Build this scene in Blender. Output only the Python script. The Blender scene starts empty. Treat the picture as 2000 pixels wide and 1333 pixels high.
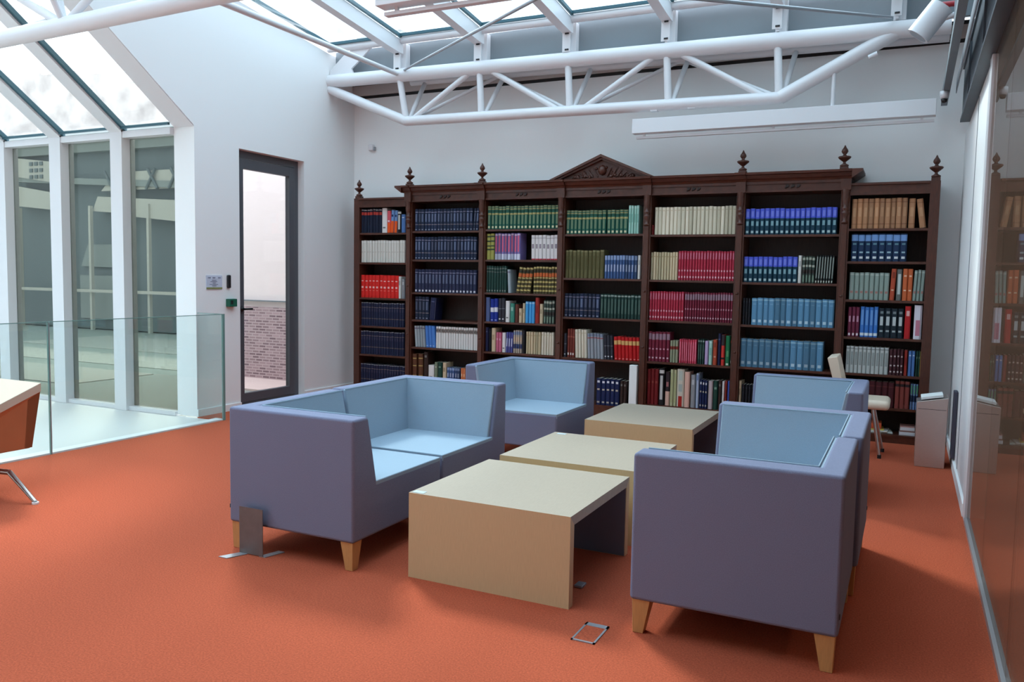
import bpy, bmesh, math, random
from mathutils import Vector, Matrix
random.seed(7)

def lin(c):
    return tuple(((v/255.0)/12.92 if v/255.0 <= 0.04045 else ((v/255.0+0.055)/1.055)**2.4) for v in c)

# ------------------------------------------------------------------ camera
sc = bpy.context.scene
cd = bpy.data.cameras.new('camera'); cam = bpy.data.objects.new('camera', cd)
sc.collection.objects.link(cam); sc.camera = cam
cd.sensor_fit = 'HORIZONTAL'; cd.sensor_width = 36.0
cd.lens = 36.0*1605.0/2000.0
cd.clip_start = 0.02; cd.clip_end = 300
_a, _b, _c = math.radians(25.761), math.radians(4.448), math.radians(1.032)
fw = Vector((-math.sin(_a)*math.cos(_b), math.cos(_a)*math.cos(_b), -math.sin(_b)))
r0 = Vector((math.cos(_a), math.sin(_a), 0)); u0 = r0.cross(fw)
rr = r0*math.cos(_c)+u0*math.sin(_c); uu = -r0*math.sin(_c)+u0*math.cos(_c)
M = Matrix((rr, uu, -fw)).transposed().to_4x4(); M.translation = Vector((0, -8.12, 1.44))
cam.matrix_world = M

# ------------------------------------------------------------------ sky
w = bpy.data.worlds.new('sky'); sc.world = w; w.use_nodes = True
nt = w.node_tree; bg = nt.nodes['Background']
tcn = nt.nodes.new('ShaderNodeTexCoord'); sep = nt.nodes.new('ShaderNodeSeparateXYZ')
rmp = nt.nodes.new('ShaderNodeValToRGB')
rmp.color_ramp.elements[0].position = 0.0; rmp.color_ramp.elements[0].color = (0.80, 0.84, 0.90, 1)
rmp.color_ramp.elements[1].position = 0.6; rmp.color_ramp.elements[1].color = (0.74, 0.86, 1.0, 1)
nt.links.new(tcn.outputs['Generated'], sep.inputs[0]); nt.links.new(sep.outputs['Z'], rmp.inputs[0])
nt.links.new(rmp.outputs[0], bg.inputs[0]); bg.inputs[1].default_value = 3.0
# veiled sun, high over the courtyard
sl = bpy.data.lights.new('sun', 'SUN'); sl.energy = 3.6; sl.angle = math.radians(12); sl.color = (1.0, 0.95, 0.88)
so = bpy.data.objects.new('sun', sl); sc.collection.objects.link(so)
so.rotation_euler = (math.radians(-28), math.radians(-38), 0)

sc.view_settings.view_transform = 'Standard'; sc.view_settings.look = 'None'
sc.view_settings.gamma = 1.0; sc.view_settings.use_curve_mapping = False
sc.view_settings.exposure = 0.40
sc.cycles.max_bounces = 10; sc.cycles.diffuse_bounces = 5; sc.cycles.glossy_bounces = 4
sc.cycles.transparent_max_bounces = 24; sc.cycles.transmission_bounces = 8
sc.cycles.caustics_reflective = False; sc.cycles.caustics_refractive = False

# ------------------------------------------------------------------ materials
MATS = {}
def mat(name, rgb, rough=0.6, metal=0.0, noise=0.0, nscale=20.0, bump=0.0, bscale=200.0, stretch=None, spec=0.5):
    if name in MATS: return MATS[name]
    m = bpy.data.materials.new(name); m.use_nodes = True; t = m.node_tree; p = t.nodes['Principled BSDF']
    c = lin(rgb)+(1,)
    p.inputs['Base Color'].default_value = c; p.inputs['Roughness'].default_value = rough
    p.inputs['Metallic'].default_value = metal; p.inputs['Specular IOR Level'].default_value = spec
    tc = t.nodes.new('ShaderNodeTexCoord'); mp = t.nodes.new('ShaderNodeMapping')
    t.links.new(tc.outputs['Object'], mp.inputs[0])
    if stretch: mp.inputs['Scale'].default_value = stretch
    if noise > 0:
        n = t.nodes.new('ShaderNodeTexNoise'); n.inputs['Scale'].default_value = nscale; n.inputs['Detail'].default_value = 5
        t.links.new(mp.outputs[0], n.inputs[0])
        r = t.nodes.new('ShaderNodeValToRGB')
        r.color_ramp.elements[0].position = 0.3; r.color_ramp.elements[1].position = 0.7
        r.color_ramp.elements[0].color = tuple(v*(1-noise) for v in c[:3])+(1,)
        r.color_ramp.elements[1].color = tuple(min(1, v*(1+noise)) for v in c[:3])+(1,)
        t.links.new(n.outputs[0], r.inputs[0]); t.links.new(r.outputs[0], p.inputs['Base Color'])
    if bump > 0:
        n2 = t.nodes.new('ShaderNodeTexNoise'); n2.inputs['Scale'].default_value = bscale; n2.inputs['Detail'].default_value = 3
        b = t.nodes.new('ShaderNodeBump'); b.inputs['Strength'].default_value = bump; b.inputs['Distance'].default_value = 0.004
        t.links.new(mp.outputs[0], n2.inputs[0]); t.links.new(n2.outputs[0], b.inputs['Height']); t.links.new(b.outputs[0], p.inputs['Normal'])
    MATS[name] = m; return m

def glass(name, tint, refl=1.0, rough=0.0, ior=1.5, veil=None):
    if name in MATS: return MATS[name]
    m = bpy.data.materials.new(name); m.use_nodes = True; t = m.node_tree
    for n in list(t.nodes): t.nodes.remove(n)
    o = t.nodes.new('ShaderNodeOutputMaterial'); mx = t.nodes.new('ShaderNodeMixShader')
    tr = t.nodes.new('ShaderNodeBsdfTransparent'); tr.inputs[0].default_value = lin(tint)+(1,)
    gl = t.nodes.new('ShaderNodeBsdfGlossy'); gl.inputs['Roughness'].default_value = rough; gl.inputs[0].default_value = (refl, refl, refl, 1)
    f0 = ((ior-1)/(ior+1))**2
    lw_ = t.nodes.new('ShaderNodeLayerWeight'); lw_.inputs[0].default_value = 0.5
    pw = t.nodes.new('ShaderNodeMath'); pw.operation = 'POWER'; pw.inputs[1].default_value = 5.0
    ma = t.nodes.new('ShaderNodeMath'); ma.operation = 'MULTIPLY_ADD'; ma.inputs[1].default_value = 1-f0; ma.inputs[2].default_value = f0
    t.links.new(lw_.outputs['Facing'], pw.inputs[0]); t.links.new(pw.outputs[0], ma.inputs[0]); t.links.new(ma.outputs[0], mx.inputs[0]); t.links.new(tr.outputs[0], mx.inputs[1]); t.links.new(gl.outputs[0], mx.inputs[2])
    out = mx
    if veil:      # tan diffuse veil mixed over the glass
        df = t.nodes.new('ShaderNodeBsdfDiffuse'); df.inputs[0].default_value = lin(veil[1])+(1,)
        m2 = t.nodes.new('ShaderNodeMixShader'); m2.inputs[0].default_value = veil[0]
        t.links.new(mx.outputs[0], m2.inputs[1]); t.links.new(df.outputs[0], m2.inputs[2]); out = m2
    t.links.new(out.outputs[0], o.inputs[0]); MATS[name] = m; return m

WALL = mat('wall_paint', (240, 241, 240), 0.9, bump=0.05, bscale=60)
WHITE = mat('white_steel_paint', (222, 222, 224), 0.35)
GREYP = mat('grey_panel', (122, 132, 138), 0.6)
STEELD = mat('dark_steel_beam', (62, 70, 78), 0.45, noise=0.12, nscale=6)
CARPET = mat('orange_carpet', (184, 91, 64), 1.0, noise=0.22, nscale=130, bump=0.8, bscale=260, spec=0.1)
PURPLE = mat('violet_grey_fabric', (122, 128, 152), 0.95, noise=0.10, nscale=300, bump=0.25, bscale=500, spec=0.2)
BLUE = mat('pale_blue_fabric', (150, 170, 186), 0.95, noise=0.05, nscale=300, bump=0.25, bscale=500, spec=0.2)
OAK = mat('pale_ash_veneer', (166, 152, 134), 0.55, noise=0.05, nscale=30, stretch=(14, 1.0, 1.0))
OAKV = mat('pale_ash_veneer_upright', (204, 180, 138), 0.55, noise=0.05, nscale=30, stretch=(14, 14, 0.6))  # lighter copy of the veneer, lifts upright faces that catch less light
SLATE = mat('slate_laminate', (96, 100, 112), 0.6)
LEG = mat('beech_leg', (196, 148, 92), 0.45, noise=0.08, nscale=18, stretch=(8, 8, 1))
BROWN = mat('mahogany', (76, 39, 26), 0.4, noise=0.28, nscale=16, stretch=(1, 6, 1), bump=0.1, bscale=60)
BROWNV = mat('mahogany_upright', (76, 39, 26), 0.4, noise=0.28, nscale=16, stretch=(8, 8, 0.8), bump=0.1, bscale=60)
BACKP = mat('dark_back_boards', (46, 34, 30), 0.7, noise=0.3, nscale=14, stretch=(6, 6, 0.6))
CHROME = mat('satin_steel', (190, 188, 186), 0.28, 1.0)
BRUSH = mat('brushed_steel', (206, 198, 192), 0.42, 1.0, noise=0.06, nscale=40, stretch=(1, 1, 30))
BLACK = mat('black_plastic', (22, 23, 26), 0.5)
GREEND = mat('green_plastic', (22, 96, 74), 0.5)
PAPER = mat('paper_white', (236, 240, 238), 0.8)
DFRAME = mat('anthracite_frame', (82, 84, 90), 0.45)
ALU = mat('aluminium_trim', (168, 172, 178), 0.4, 0.6)
G_ROOF = glass('roof_glass', (236, 245, 247), 0.8)
G_BAY = glass('bay_glass', (247, 248, 246), 0.7)
G_WIN = glass('tinted_glass', (194, 198, 192), 0.8)
G_DOOR = glass('door_glass', (240, 238, 236), 0.6)
G_BAL = glass('balustrade_glass', (246, 251, 250), 0.9)
G_PART = glass('partition_glass', (232, 224, 216), 0.66, ior=1.5, veil=(0.12, (150, 124, 106)))
G_EDGE = mat('green_glass_edge', (112, 148, 142), 0.2)

# ------------------------------------------------------------------ mesh helpers
class MB:
    """collects shapes and links them as one mesh object"""
    def __init__(s): s.v = []; s.f = []; s.m = []; s.mats = []; s.sm = []; s.wn = False
    def mi(s, m):
        if m not in s.mats: s.mats.append(m)
        return s.mats.index(m)
    def add(s, vs, fs, m, smooth=False):
        o = len(s.v); s.v += [tuple(v) for v in vs]; k = s.mi(m)
        for f in fs: s.f.append(tuple(i+o for i in f)); s.m.append(k); s.sm.append(smooth)
        return s
    def box(s, x0, x1, y0, y1, z0, z1, m):
        vs = [(x, y, z) for z in (z0, z1) for y in (y0, y1) for x in (x0, x1)]
        return s.add(vs, [(0, 2, 3, 1), (4, 5, 7, 6), (0, 1, 5, 4), (2, 6, 7, 3), (0, 4, 6, 2), (1, 3, 7, 5)], m)
    def rbox(s, x0, x1, y0, y1, z0, z1, m, r=0.01, seg=2):
        b = bmesh.new(); bmesh.ops.create_cube(b, size=1)
        for v in b.verts: v.co = Vector(((x0+x1)/2+v.co.x*(x1-x0), (y0+y1)/2+v.co.y*(y1-y0), (z0+z1)/2+v.co.z*(z1-z0)))
        return s.bev(b, m, r, seg)
    def bev(s, b, m, r, seg=2, smooth=True):
        s.wn = True
        bmesh.ops.bevel(b, geom=list(b.edges), offset=r, segments=seg, profile=0.5, affect='EDGES', clamp_overlap=True)
        bmesh.ops.recalc_face_normals(b, faces=b.faces)
        b.verts.ensure_lookup_table()
        s.add([v.co.copy() for v in b.verts], [[v.index for v in f.verts] for f in b.faces], m, smooth)
        b.free(); return s
    def prism(s, poly, a, b, axis, m, r=0, seg=2):
        """poly: 2D outline; extruded from a to b along axis ('x': poly=(y,z); 'y': poly=(x,z); 'z': poly=(x,y))"""
        def P(p, t): return {'x': (t, p[0], p[1]), 'y': (p[0], t, p[1]), 'z': (p[0], p[1], t)}[axis]
        n = len(poly); vs = [P(p, a) for p in poly]+[P(p, b) for p in poly]
        fs = [tuple(range(n)), tuple(range(2*n-1, n-1, -1))]+[(i, i+n, (i+1) % n+n, (i+1) % n) for i in range(n)]
        bm = bmesh.new(); V = [bm.verts.new(v) for v in vs]
        for f in fs: bm.faces.new([V[i] for i in f])
        bmesh.ops.recalc_face_normals(bm, faces=bm.faces)
        bm.verts.index_update()
        if r: return s.bev(bm, m, r, seg)
        s.add([v.co.copy() for v in bm.verts], [[v.index for v in f.verts] for f in bm.faces], m); bm.free(); return s
    def tube(s, p0, p1, r, m, n=14, r1=None, caps=True):
        p0 = Vector(p0); p1 = Vector(p1); d = (p1-p0).normalized(); r1 = r if r1 is None else r1
        u = d.cross(Vector((0, 0, 1)) if abs(d.z) < 0.9 else Vector((1, 0, 0))).normalized(); v = d.cross(u)
        vs = [p0+(u*math.cos(t)+v*math.sin(t))*r for t in [2*math.pi*i/n for i in range(n)]]
        vs += [p1+(u*math.cos(t)+v*math.sin(t))*r1 for t in [2*math.pi*i/n for i in range(n)]]
        s.add(vs, [(i, (i+1) % n, (i+1) % n+n, i+n) for i in range(n)], m, True)
        if caps: s.add(vs, [tuple(range(n-1, -1, -1)), tuple(range(n, 2*n))], m)
        return s
    def lathe(s, prof, cx, cy, m, n=16):
        vs = []; k = len(prof)
        for r, z in prof: vs += [(cx+r*math.cos(2*math.pi*i/n), cy+r*math.sin(2*math.pi*i/n), z) for i in range(n)]
        fs = [(j*n+i, j*n+(i+1) % n, (j+1)*n+(i+1) % n, (j+1)*n+i) for j in range(k-1) for i in range(n)]
        return s.add(vs, fs, m, True)
    def quad(s, pts, m): return s.add(pts, [tuple(range(len(pts)))], m)
    def build(s, name, parent=None, origin=None):
        me = bpy.data.meshes.new(name)
        o3 = Vector(origin) if origin else Vector((0, 0, 0))
        me.from_pydata([Vector(v)-o3 for v in s.v], [], s.f)
        for m in s.mats: me.materials.append(m)
        me.polygons.foreach_set('material_index', s.m); me.polygons.foreach_set('use_smooth', s.sm); me.update()
        o = bpy.data.objects.new(name, me); sc.collection.objects.link(o); o.location = o3
        if s.wn: md = o.modifiers.new('even_shading', 'WEIGHTED_NORMAL'); md.weight = 100; md.keep_sharp = True
        if parent: o.parent = parent
        return o

def tag(o, label, cat, group=None, kind=None):
    o['label'] = label; o['category'] = cat
    if group: o['group'] = group
    if kind: o['kind'] = kind
    return o
def struct(o, label=None, cat=None):
    o['kind'] = 'structure'
    if label: o['label'] = label
    o['category'] = cat or o.name.split('_')[0]
    return o
def empty(name, loc=(0, 0, 0), rz=0):
    o = bpy.data.objects.new(name, None); sc.collection.objects.link(o); o.location = loc; o.rotation_euler = (0, 0, rz)
    o.empty_display_size = 0.1; return o
def kids(o): return [c for c in sc.collection.objects if c.parent == o]
def copy_tree(o, parent=None):
    c = o.copy(); sc.collection.objects.link(c)
    if parent: c.parent = parent
    for ch in kids(o): copy_tree(ch, c)
    return c

XL, XR, YB = -6.31, 0.373, 0.35      # door wall, right wall, wall behind the bookcase
SL, SB = 0.118, 0.731                # slopes of the main roof and of the glazed bay
RIDGE_Y = -4.55
def zmain(y): return 4.08-SL*(y+0.17)
def zbay(y): return 2.85-SB*(y+2.2)

# ------------------------------------------------------------------ shell of the room
struct(MB().box(-5.95, 4.2, -11, YB, -0.06, 0, CARPET).box(XL, -5.95, -2.2, YB, -0.06, 0, CARPET).build('floor'), 'orange speckled carpet covering the floor of the reading room')
struct(MB().box(-12.5, -5.955, -11, -2.2, -0.08, -0.012, mat('white_floor', (214, 214, 210), 0.5)).build('floor_landing'), 'white floor behind the glass balustrade beside the windows', 'floor')
struct(MB().box(-6.06, -5.955, -11, -2.2, -0.012, 0.012, WALL).build('trim_1'), 'white kerb at the foot of the glass balustrade', 'trim')
struct(MB().box(XL-0.27, 4.2, YB, YB+0.25, 0, 3.60, WALL).build('wall_back'), 'white wall behind the carved bookcase')
lw = MB()
for y0, y1 in ((-2.2, -1.61), (-0.595, YB)): lw.box(XL-0.27, XL, y0, y1, 0, 2.715, WALL)
lw.prism([(-2.2, 2.715), (YB, 2.715), (YB, 4.0), (-0.17, 4.03), (RIDGE_Y, zmain(RIDGE_Y)-0.05), (-2.2, 2.85)], XL-0.27, XL, 'x', WALL)
struct(lw.build('wall_left'), 'pale wall with the tall narrow door, rising to the roof')
struct(MB().box(XR, XR+0.12, -2.36, YB, 0, 2.79, WALL).build('wall_right'), 'white wall stretch between the bookcase corner and the glass partition')
struct(MB().box(XR+0.1, XR+0.22, -11, YB, 3.0, 4.9, GREYP).build('wall_upper'), 'grey wall strip above the steel beam', 'wall')
struct(MB().box(-12.6, 4.2, -11.2, -11, 0, 5, WALL).build('wall_rear'), 'white wall behind the viewer')
struct(MB().box(-12.6, -12.4, -11, -2.2, 0, 4.9, WALL).build('wall_far_left'), 'white end wall of the glazed bay', 'wall')
struct(MB().box(4.1, 4.3, -11, YB, 0, 3.0, mat('room_beyond_paint', (168, 146, 128), 0.9)).build('wall_beyond'), 'side wall of the room beyond the glass partition', 'wall')
struct(MB().box(XR+0.12, 4.3, -11, YB, 2.86, 3.0, mat('room_beyond_ceiling', (170, 166, 160), 0.9)).build('ceiling_beyond'), 'ceiling of the room beyond the glass partition', 'ceiling')
struct(MB().box(XR+0.13, 4.1, YB-0.04, YB-0.002, 0, 2.86, MATS['room_beyond_paint']).build('wall_beyond_end'), 'end wall of the room beyond the glass partition', 'wall')
struct(MB().prism([(RIDGE_Y-3.9, zmain(RIDGE_Y)-0.02), (-11, 4.3), (-11, 4.45), (RIDGE_Y-3.9, zmain(RIDGE_Y)+0.13)], -12.6, 4.2, 'x', WALL).build('ceiling'), 'white sloping ceiling behind the skylight')
# skirtings
struct(MB().box(XL, XL+0.014, -2.2, -1.61, 0, 0.07, WALL).box(XL, XL+0.014, -0.595, YB, 0, 0.07, WALL).build('baseboard_left'), 'low white skirting along the door wall')
struct(MB().box(XR-0.016, XR, -2.36, YB, 0, 0.08, WALL).build('baseboard_right'), 'low white skirting along the right wall')
# ledge and soffit over the back wall
struct(MB().box(XL, XR+0.1, YB-0.04, YB+0.2, 3.625, 3.74, mat('soffit_beige', (196, 188, 184), 0.8)).build('trim_2'), 'beige ledge running along the top of the back wall', 'trim')
struct(MB().box(XL, XR+0.1, YB-0.006, YB+0.1, 3.592, 3.625, BLACK).box(XL, XR+0.1, YB-0.045, YB+0.1, 3.74, 3.775, BLACK).box(XL, XR+0.1, 0.0, YB+0.2, 3.86, 3.9, GREYP).build('trim_3'), 'black strips standing for the shadow gaps along the beige ledge', 'trim')  # shade below and above the ledge, built as solid black strips
struct(MB().box(XL, XR+0.1, -0.02, 0.02, 3.72, 4.07, GREYP).build('trim_4'), 'grey upstand panels between the roof posts', 'trim')

# main skylight over the room
sky = empty('window_1'); struct(sky, 'large sloping roof glazing above the truss', 'window')
PX = [-5.333, -4.302, -3.275, -2.244, -1.208, -0.221]
edges = [XL]+PX+[XR+0.12]
def slab_x(mb, x0, x1, ya, yb, zf, dz0, dz1, m):
    mb.prism([(ya, zf(ya)+dz0), (yb, zf(yb)+dz0), (yb, zf(yb)+dz1), (ya, zf(ya)+dz1)], x0, x1, 'x', m)
struct(MB().prism([(RIDGE_Y, zmain(RIDGE_Y)-0.02), (RIDGE_Y-3.9, zmain(RIDGE_Y)-0.02), (RIDGE_Y-3.9, zmain(RIDGE_Y)+0.1), (RIDGE_Y, zmain(RIDGE_Y)+0.1)], -1.25, 4.2, 'x', WALL).build('ceiling_blocker'), 'unseen white ceiling on the right behind the viewer, added to hold back light', 'ceiling')  # opaque part added out of view to dim light from the right
for i in range(len(edges)-1):
    mb = MB(); slab_x(mb, edges[i]+0.02, edges[i+1]-0.02, -0.2, RIDGE_Y-(3.9 if edges[i+1] < -1.19 else 0), lambda y: zmain(max(y, RIDGE_Y)), 0.04, 0.06, G_ROOF); mb.build('pane', sky)  # left panes run on past the ridge, unseen, added for light from behind
    mb = MB(); x0, x1 = edges[i]+0.045, edges[i+1]-0.045
    mb.box(x0, x1, -0.225, -0.2, 4.10, 4.13, mat('gasket', (52, 92, 104), 0.5))
    slab_x(mb, x1-0.03, x1, -0.2, RIDGE_Y, zmain, 0.005, 0.04, MATS['gasket']); slab_x(mb, x0, x0+0.03, -0.2, RIDGE_Y, zmain, 0.005, 0.04, MATS['gasket'])
    mb.build('gasket', sky)
for x in (-11, -9.6, -8.2):  # unseen rear glazing, drawn out to bring light from behind the viewer
    mb = MB(); slab_x(mb, x-0.5, x+0.9, RIDGE_Y, RIDGE_Y-3.9, lambda y: zmain(RIDGE_Y), 0.04, 0.06, G_ROOF); mb.build('pane', sky)
MB().tube((XL, -0.16, 4.08), (XR+0.1, -0.16, 4.06), 0.045, WHITE, 16).build('edge_tube', sky)
MB().box(-12.5, XR, RIDGE_Y-0.06, RIDGE_Y+0.06, zmain(RIDGE_Y)-0.12, zmain(RIDGE_Y)+0.03, WHITE).build('ridge_beam', sky)

# rafters and posts: one thing per bay line
rpos = ['first', 'second', 'third', 'fourth', 'fifth', 'sixth']
for i, x in enumerate(PX):
    t = empty('roof_rafter', (x, -0.13, 3.76))
    tag(t, 'white roof rafter on a short post, %s from the door wall' % rpos[i], 'rafter', 'white rafters of the main skylight')
    mb = MB()
    mb.prism([(-0.13, 4.02), (-0.13, 4.07), (RIDGE_Y, zmain(RIDGE_Y)), (RIDGE_Y, zmain(RIDGE_Y)-0.17), (-0.42, zmain(-0.42)-0.16), (-0.2, 3.93), (-0.13, 3.93)], x-0.05, x+0.05, 'x', WHITE)
    r = mb.build('rafter_beam', t); r.location = (-x, 0.13, -3.76)
    p = MB().box(x-0.05, x+0.035, -0.175, -0.165, 3.74, 3.93, WHITE).box(x-0.012, x+0.012, -0.165, -0.095, 3.72, 3.93, WHITE).box(x-0.03, x+0.07, -0.105, -0.02, 3.72, 4.05, WHITE).build('post', t); p.location = (-x, 0.13, -3.76)
    for zq in (3.755, 3.915): b = MB().box(x-0.02, x+0.02, -0.182, -0.175, zq, zq+0.015, BLACK).build('bolt_plate', t); b.location = (-x, 0.13, -3.76)

# glazed bay: vertical windows and sloping glass
WY = -2.2
MX = [(-7.42, -7.25), (-8.37, -8.19), (-9.30, -9.13), (-10.23, -10.07), (-11.2, -11.03)]
bay = empty('window_2'); struct(bay, 'row of tall tinted window panes in the glazed bay', 'window')
slo = empty('window_3'); struct(slo, 'sloping glass roof of the bay above the tall panes', 'window')
xs = [XL-0.27]+[v for m in MX for v in (m[1], m[0])]+[-12.4]
for i in range(0, len(xs)-1, 2):
    x1, x0 = xs[i], xs[i+1]
    MB().box(x0, x1, WY+0.04, WY+0.05, 0.0, 2.78, G_WIN).build('pane', bay)
    mb = MB(); slab_x(mb, x0, x1, WY-0.02, RIDGE_Y, zbay, 0.02, 0.03, G_BAY); mb.build('pane', slo)
    mb = MB(); slab_x(mb, x0, x0+0.035, WY-0.02, RIDGE_Y, zbay, -0.03, 0.02, MATS['gasket']); mb.box(x0, x1, WY-0.075, WY-0.05, 2.86, 2.885, MATS['gasket']); mb.build('gasket', slo)
    MB().box(x0, x1, WY-0.05, WY+0.08, 2.775, 2.84, WHITE).build('transom', bay)
    MB().box(x0, x1, WY-0.03, WY+0.08, -0.01, 0.03, WHITE).build('sill', bay)
for x0, x1 in MX:
    MB().box(x0, x1, WY-0.06, WY+0.1, -0.01, 2.85, WHITE).build('mullion', bay)
    mb = MB(); slab_x(mb, x0, x1, WY-0.02, RIDGE_Y, zbay, -0.06, 0.05, WHITE); mb.build('glazing_bar', slo)
mb = MB(); slab_x(mb, XL-0.26, XL-0.005, WY-0.005, RIDGE_Y, zbay, -0.012, -0.002, WHITE); mb.build('end_flashing', slo)

# door in the left wall
door = empty('door_1'); struct(door, 'tall narrow glazed door in a dark frame', 'door')
DX0, DX1 = XL-0.15, XL-0.09
MB().box(DX0, DX1, -1.61, -1.55, 0.0, 2.715, DFRAME).box(DX0, DX1, -0.665, -0.595, 0, 2.715, DFRAME).box(DX0, DX1, -1.55, -0.665, 2.64, 2.715, DFRAME).box(DX0, DX1, -1.55, -0.665, 0, 0.04, DFRAME).build('door_frame', door)
lf = MB(); a, b2 = -1.545, -0.67
lf.rbox(DX0+0.01, DX1+0.012, a, a+0.075, 0.045, 2.635, DFRAME, 0.004).rbox(DX0+0.01, DX1+0.012, b2-0.085, b2, 0.045, 2.635, DFRAME, 0.004)
lf.rbox(DX0+0.012, DX1+0.010, a+0.07, b2-0.08, 2.53, 2.633, DFRAME, 0.004).rbox(DX0+0.012, DX1+0.010, a+0.07, b2-0.08, 0.047, 0.14, DFRAME, 0.004)
lf.build('door_leaf', door)
MB().box(DX0+0.03, DX0+0.045, a+0.07, b2-0.08, 0.135, 2.535, G_DOOR).build('door_pane', door)
hd = MB(); hd.tube((DX1+0.01, a+0.035, 1.05), (DX1+0.06, a+0.035, 1.05), 0.012, BLACK).tube((DX1+0.055, a+0.03, 1.05), (DX1+0.055, a+0.15, 1.05), 0.011, BLACK).lathe([(0.0, 1.02), (0.02, 1.03), (0.02, 1.07), (0, 1.08)], DX1+0.015, a+0.035, BLACK)
hd.build('door_handle', door)
struct(MB().box(XL-0.27, XL, -1.61, -0.595, -0.05, 0.0, mat('pale_stone', (190, 178, 172), 0.8)).build('trim_5'), 'pale stone door threshold', 'trim')

# glass balustrade
bal = empty('glass_balustrade', (-5.955, -2.2, 0)); tag(bal, 'frameless glass balustrade guarding the white landing by the windows', 'balustrade')
for k, (y0, y1) in enumerate(((-3.985, -2.21), (-5.79, -3.995), (-7.6, -5.8), (-9.4, -7.61))):
    g = MB().box(-5.962, -5.948, y0, y1, -0.01, 1.03, G_BAL).build('glass_panel', bal); g.location = (5.955, 2.2, 0)
    e = MB().box(-5.963, -5.947, y0, y1, 1.03, 1.036, G_EDGE).box(-5.963, -5.947, y1-0.006, y1, 0, 1.03, G_EDGE).build('glass_edge', bal); e.location = (5.955, 2.2, 0)
g = MB().box(XL+0.02, -5.96, -2.207, -2.193, 0, 1.03, G_BAL).build('return_panel', bal); g.location = (5.955, 2.2, 0)
e = MB().box(XL+0.02, -5.948, -2.208, -2.192, 1.03, 1.036, G_EDGE).box(-5.956, -5.946, -2.21, -2.19, 0, 1.036, G_EDGE).build('glass_edge', bal); e.location = (5.955, 2.2, 0)
e = MB().tube((-5.955, -3.99, 0), (-5.955, -3.99, 1.03), 0.006, ALU, 8).build('joint_strip', bal); e.location = (5.955, 2.2, 0)

# right-hand glass partition
part = empty('window_4'); struct(part, 'full-height glass partition mirroring the bookcase and carpet', 'window')
for y0, y1 in ((-3.62, -2.5), (-4.75, -3.63), (-5.88, -4.76), (-7.01, -5.89), (-8.14, -7.02), (-9.27, -8.15), (-10.9, -9.28)):
    MB().box(XR+0.004, XR+0.014, y0, y1, 0.03, 2.79, G_PART).build('pane', part)
MB().rbox(XR-0.012, XR+0.03, -2.5, -2.36, 0.0, 2.79, WHITE, 0.005).build('end_post', part)
MB().box(XR-0.012, XR+0.03, -10.9, -2.5, 0.0, 0.03, ALU).build('bottom_rail', part)
struct(MB().box(XR-0.003, XR+0.001, -1.33, -1.31, 0.09, 2.78, mat('seam_grey', (120, 124, 130), 0.8)).build('trim_6'), 'thin vertical door seam in the right wall', 'trim')

# steel beam and rails on the right
bm_ = MB(); bm_.box(0.3, XR+0.01, -10.9, -0.25, 2.79, 2.815, STEELD).box(0.3, XR+0.01, -10.9, -0.25, 3.22, 3.245, STEELD).box(0.312, 0.33, -10.9, -0.25, 2.8, 3.23, STEELD)
o = bm_.build('steel_beam'); tag(o, 'dark grey steel beam running along the top of the glass partition', 'beam')
for y in (-1.2, -2.6, -4.0): MB().box(0.3, 0.314, y-0.01, y+0.01, 2.83, 3.2, STEELD).build('stiffener', o)
rl = MB().box(0.16, 0.21, -9, 0.2, 3.02, 3.10, GREYP).box(0.255, 0.262, -9, -0.3, 3.02, 3.14, ALU).build('cable_tray')
tag(rl, 'pale grey metal rail running beside the dark steel beam', 'rail')

# exterior seen through the glass
struct(MB().box(-60, XL-0.27, -2.1, 40, -0.2, -0.03, mat('terrace_paving', (162, 168, 162), 0.9, noise=0.05, nscale=1.5)).build('ground_outside'), 'pale paved courtyard outside the windows', 'ground')
tw = MB().box(-9.3, -6.6, 0.5, 0.75, 0, 5.5, mat('white_render', (253, 240, 238), 0.9))
o = tw.build('courtyard_wall')
struct(MB().box(-8.3, -6.6, -0.4, 0.46, -0.029, -0.005, mat('pink_paving', (232, 208, 202), 0.9)).build('ground_terrace'), 'pinkish paving outside the glazed door', 'ground')
def brick_mat():
    m = bpy.data.materials.new('brick'); m.use_nodes = True; t = m.node_tree; p = t.nodes['Principled BSDF']
    b = t.nodes.new('ShaderNodeTexBrick'); tc = t.nodes.new('ShaderNodeTexCoord'); mp = t.nodes.new('ShaderNodeMapping')
    mp.inputs['Rotation'].default_value = (math.radians(90), 0, 0)
    t.links.new(tc.outputs['Object'], mp.inputs[0]); t.links.new(mp.outputs[0], b.inputs[0])
    b.inputs['Color1'].default_value = lin((186, 160, 164))+(1,); b.inputs['Color2'].default_value = lin((128, 106, 112))+(1,); b.inputs['Mortar'].default_value = lin((196, 176, 178))+(1,)
    b.inputs['Scale'].default_value = 1.0; b.inputs['Brick Width'].default_value = 0.12; b.inputs['Row Height'].default_value = 0.038; b.inputs['Mortar Size'].default_value = 0.008
    t.links.new(b.outputs[0], p.inputs['Base Color']); p.inputs['Roughness'].default_value = 0.9; return m
MB().box(-9.3, -6.6, 0.46, 0.499, -0.02, 0.97, brick_mat()).build('brick_base', o)
MB().box(-9.3, -6.6, 0.44, 0.5, 1.05, 1.065, GREYP).build('string_line', o)
tag(o, 'white rendered courtyard wall with a brick base, seen through the door', 'wall')

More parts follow.
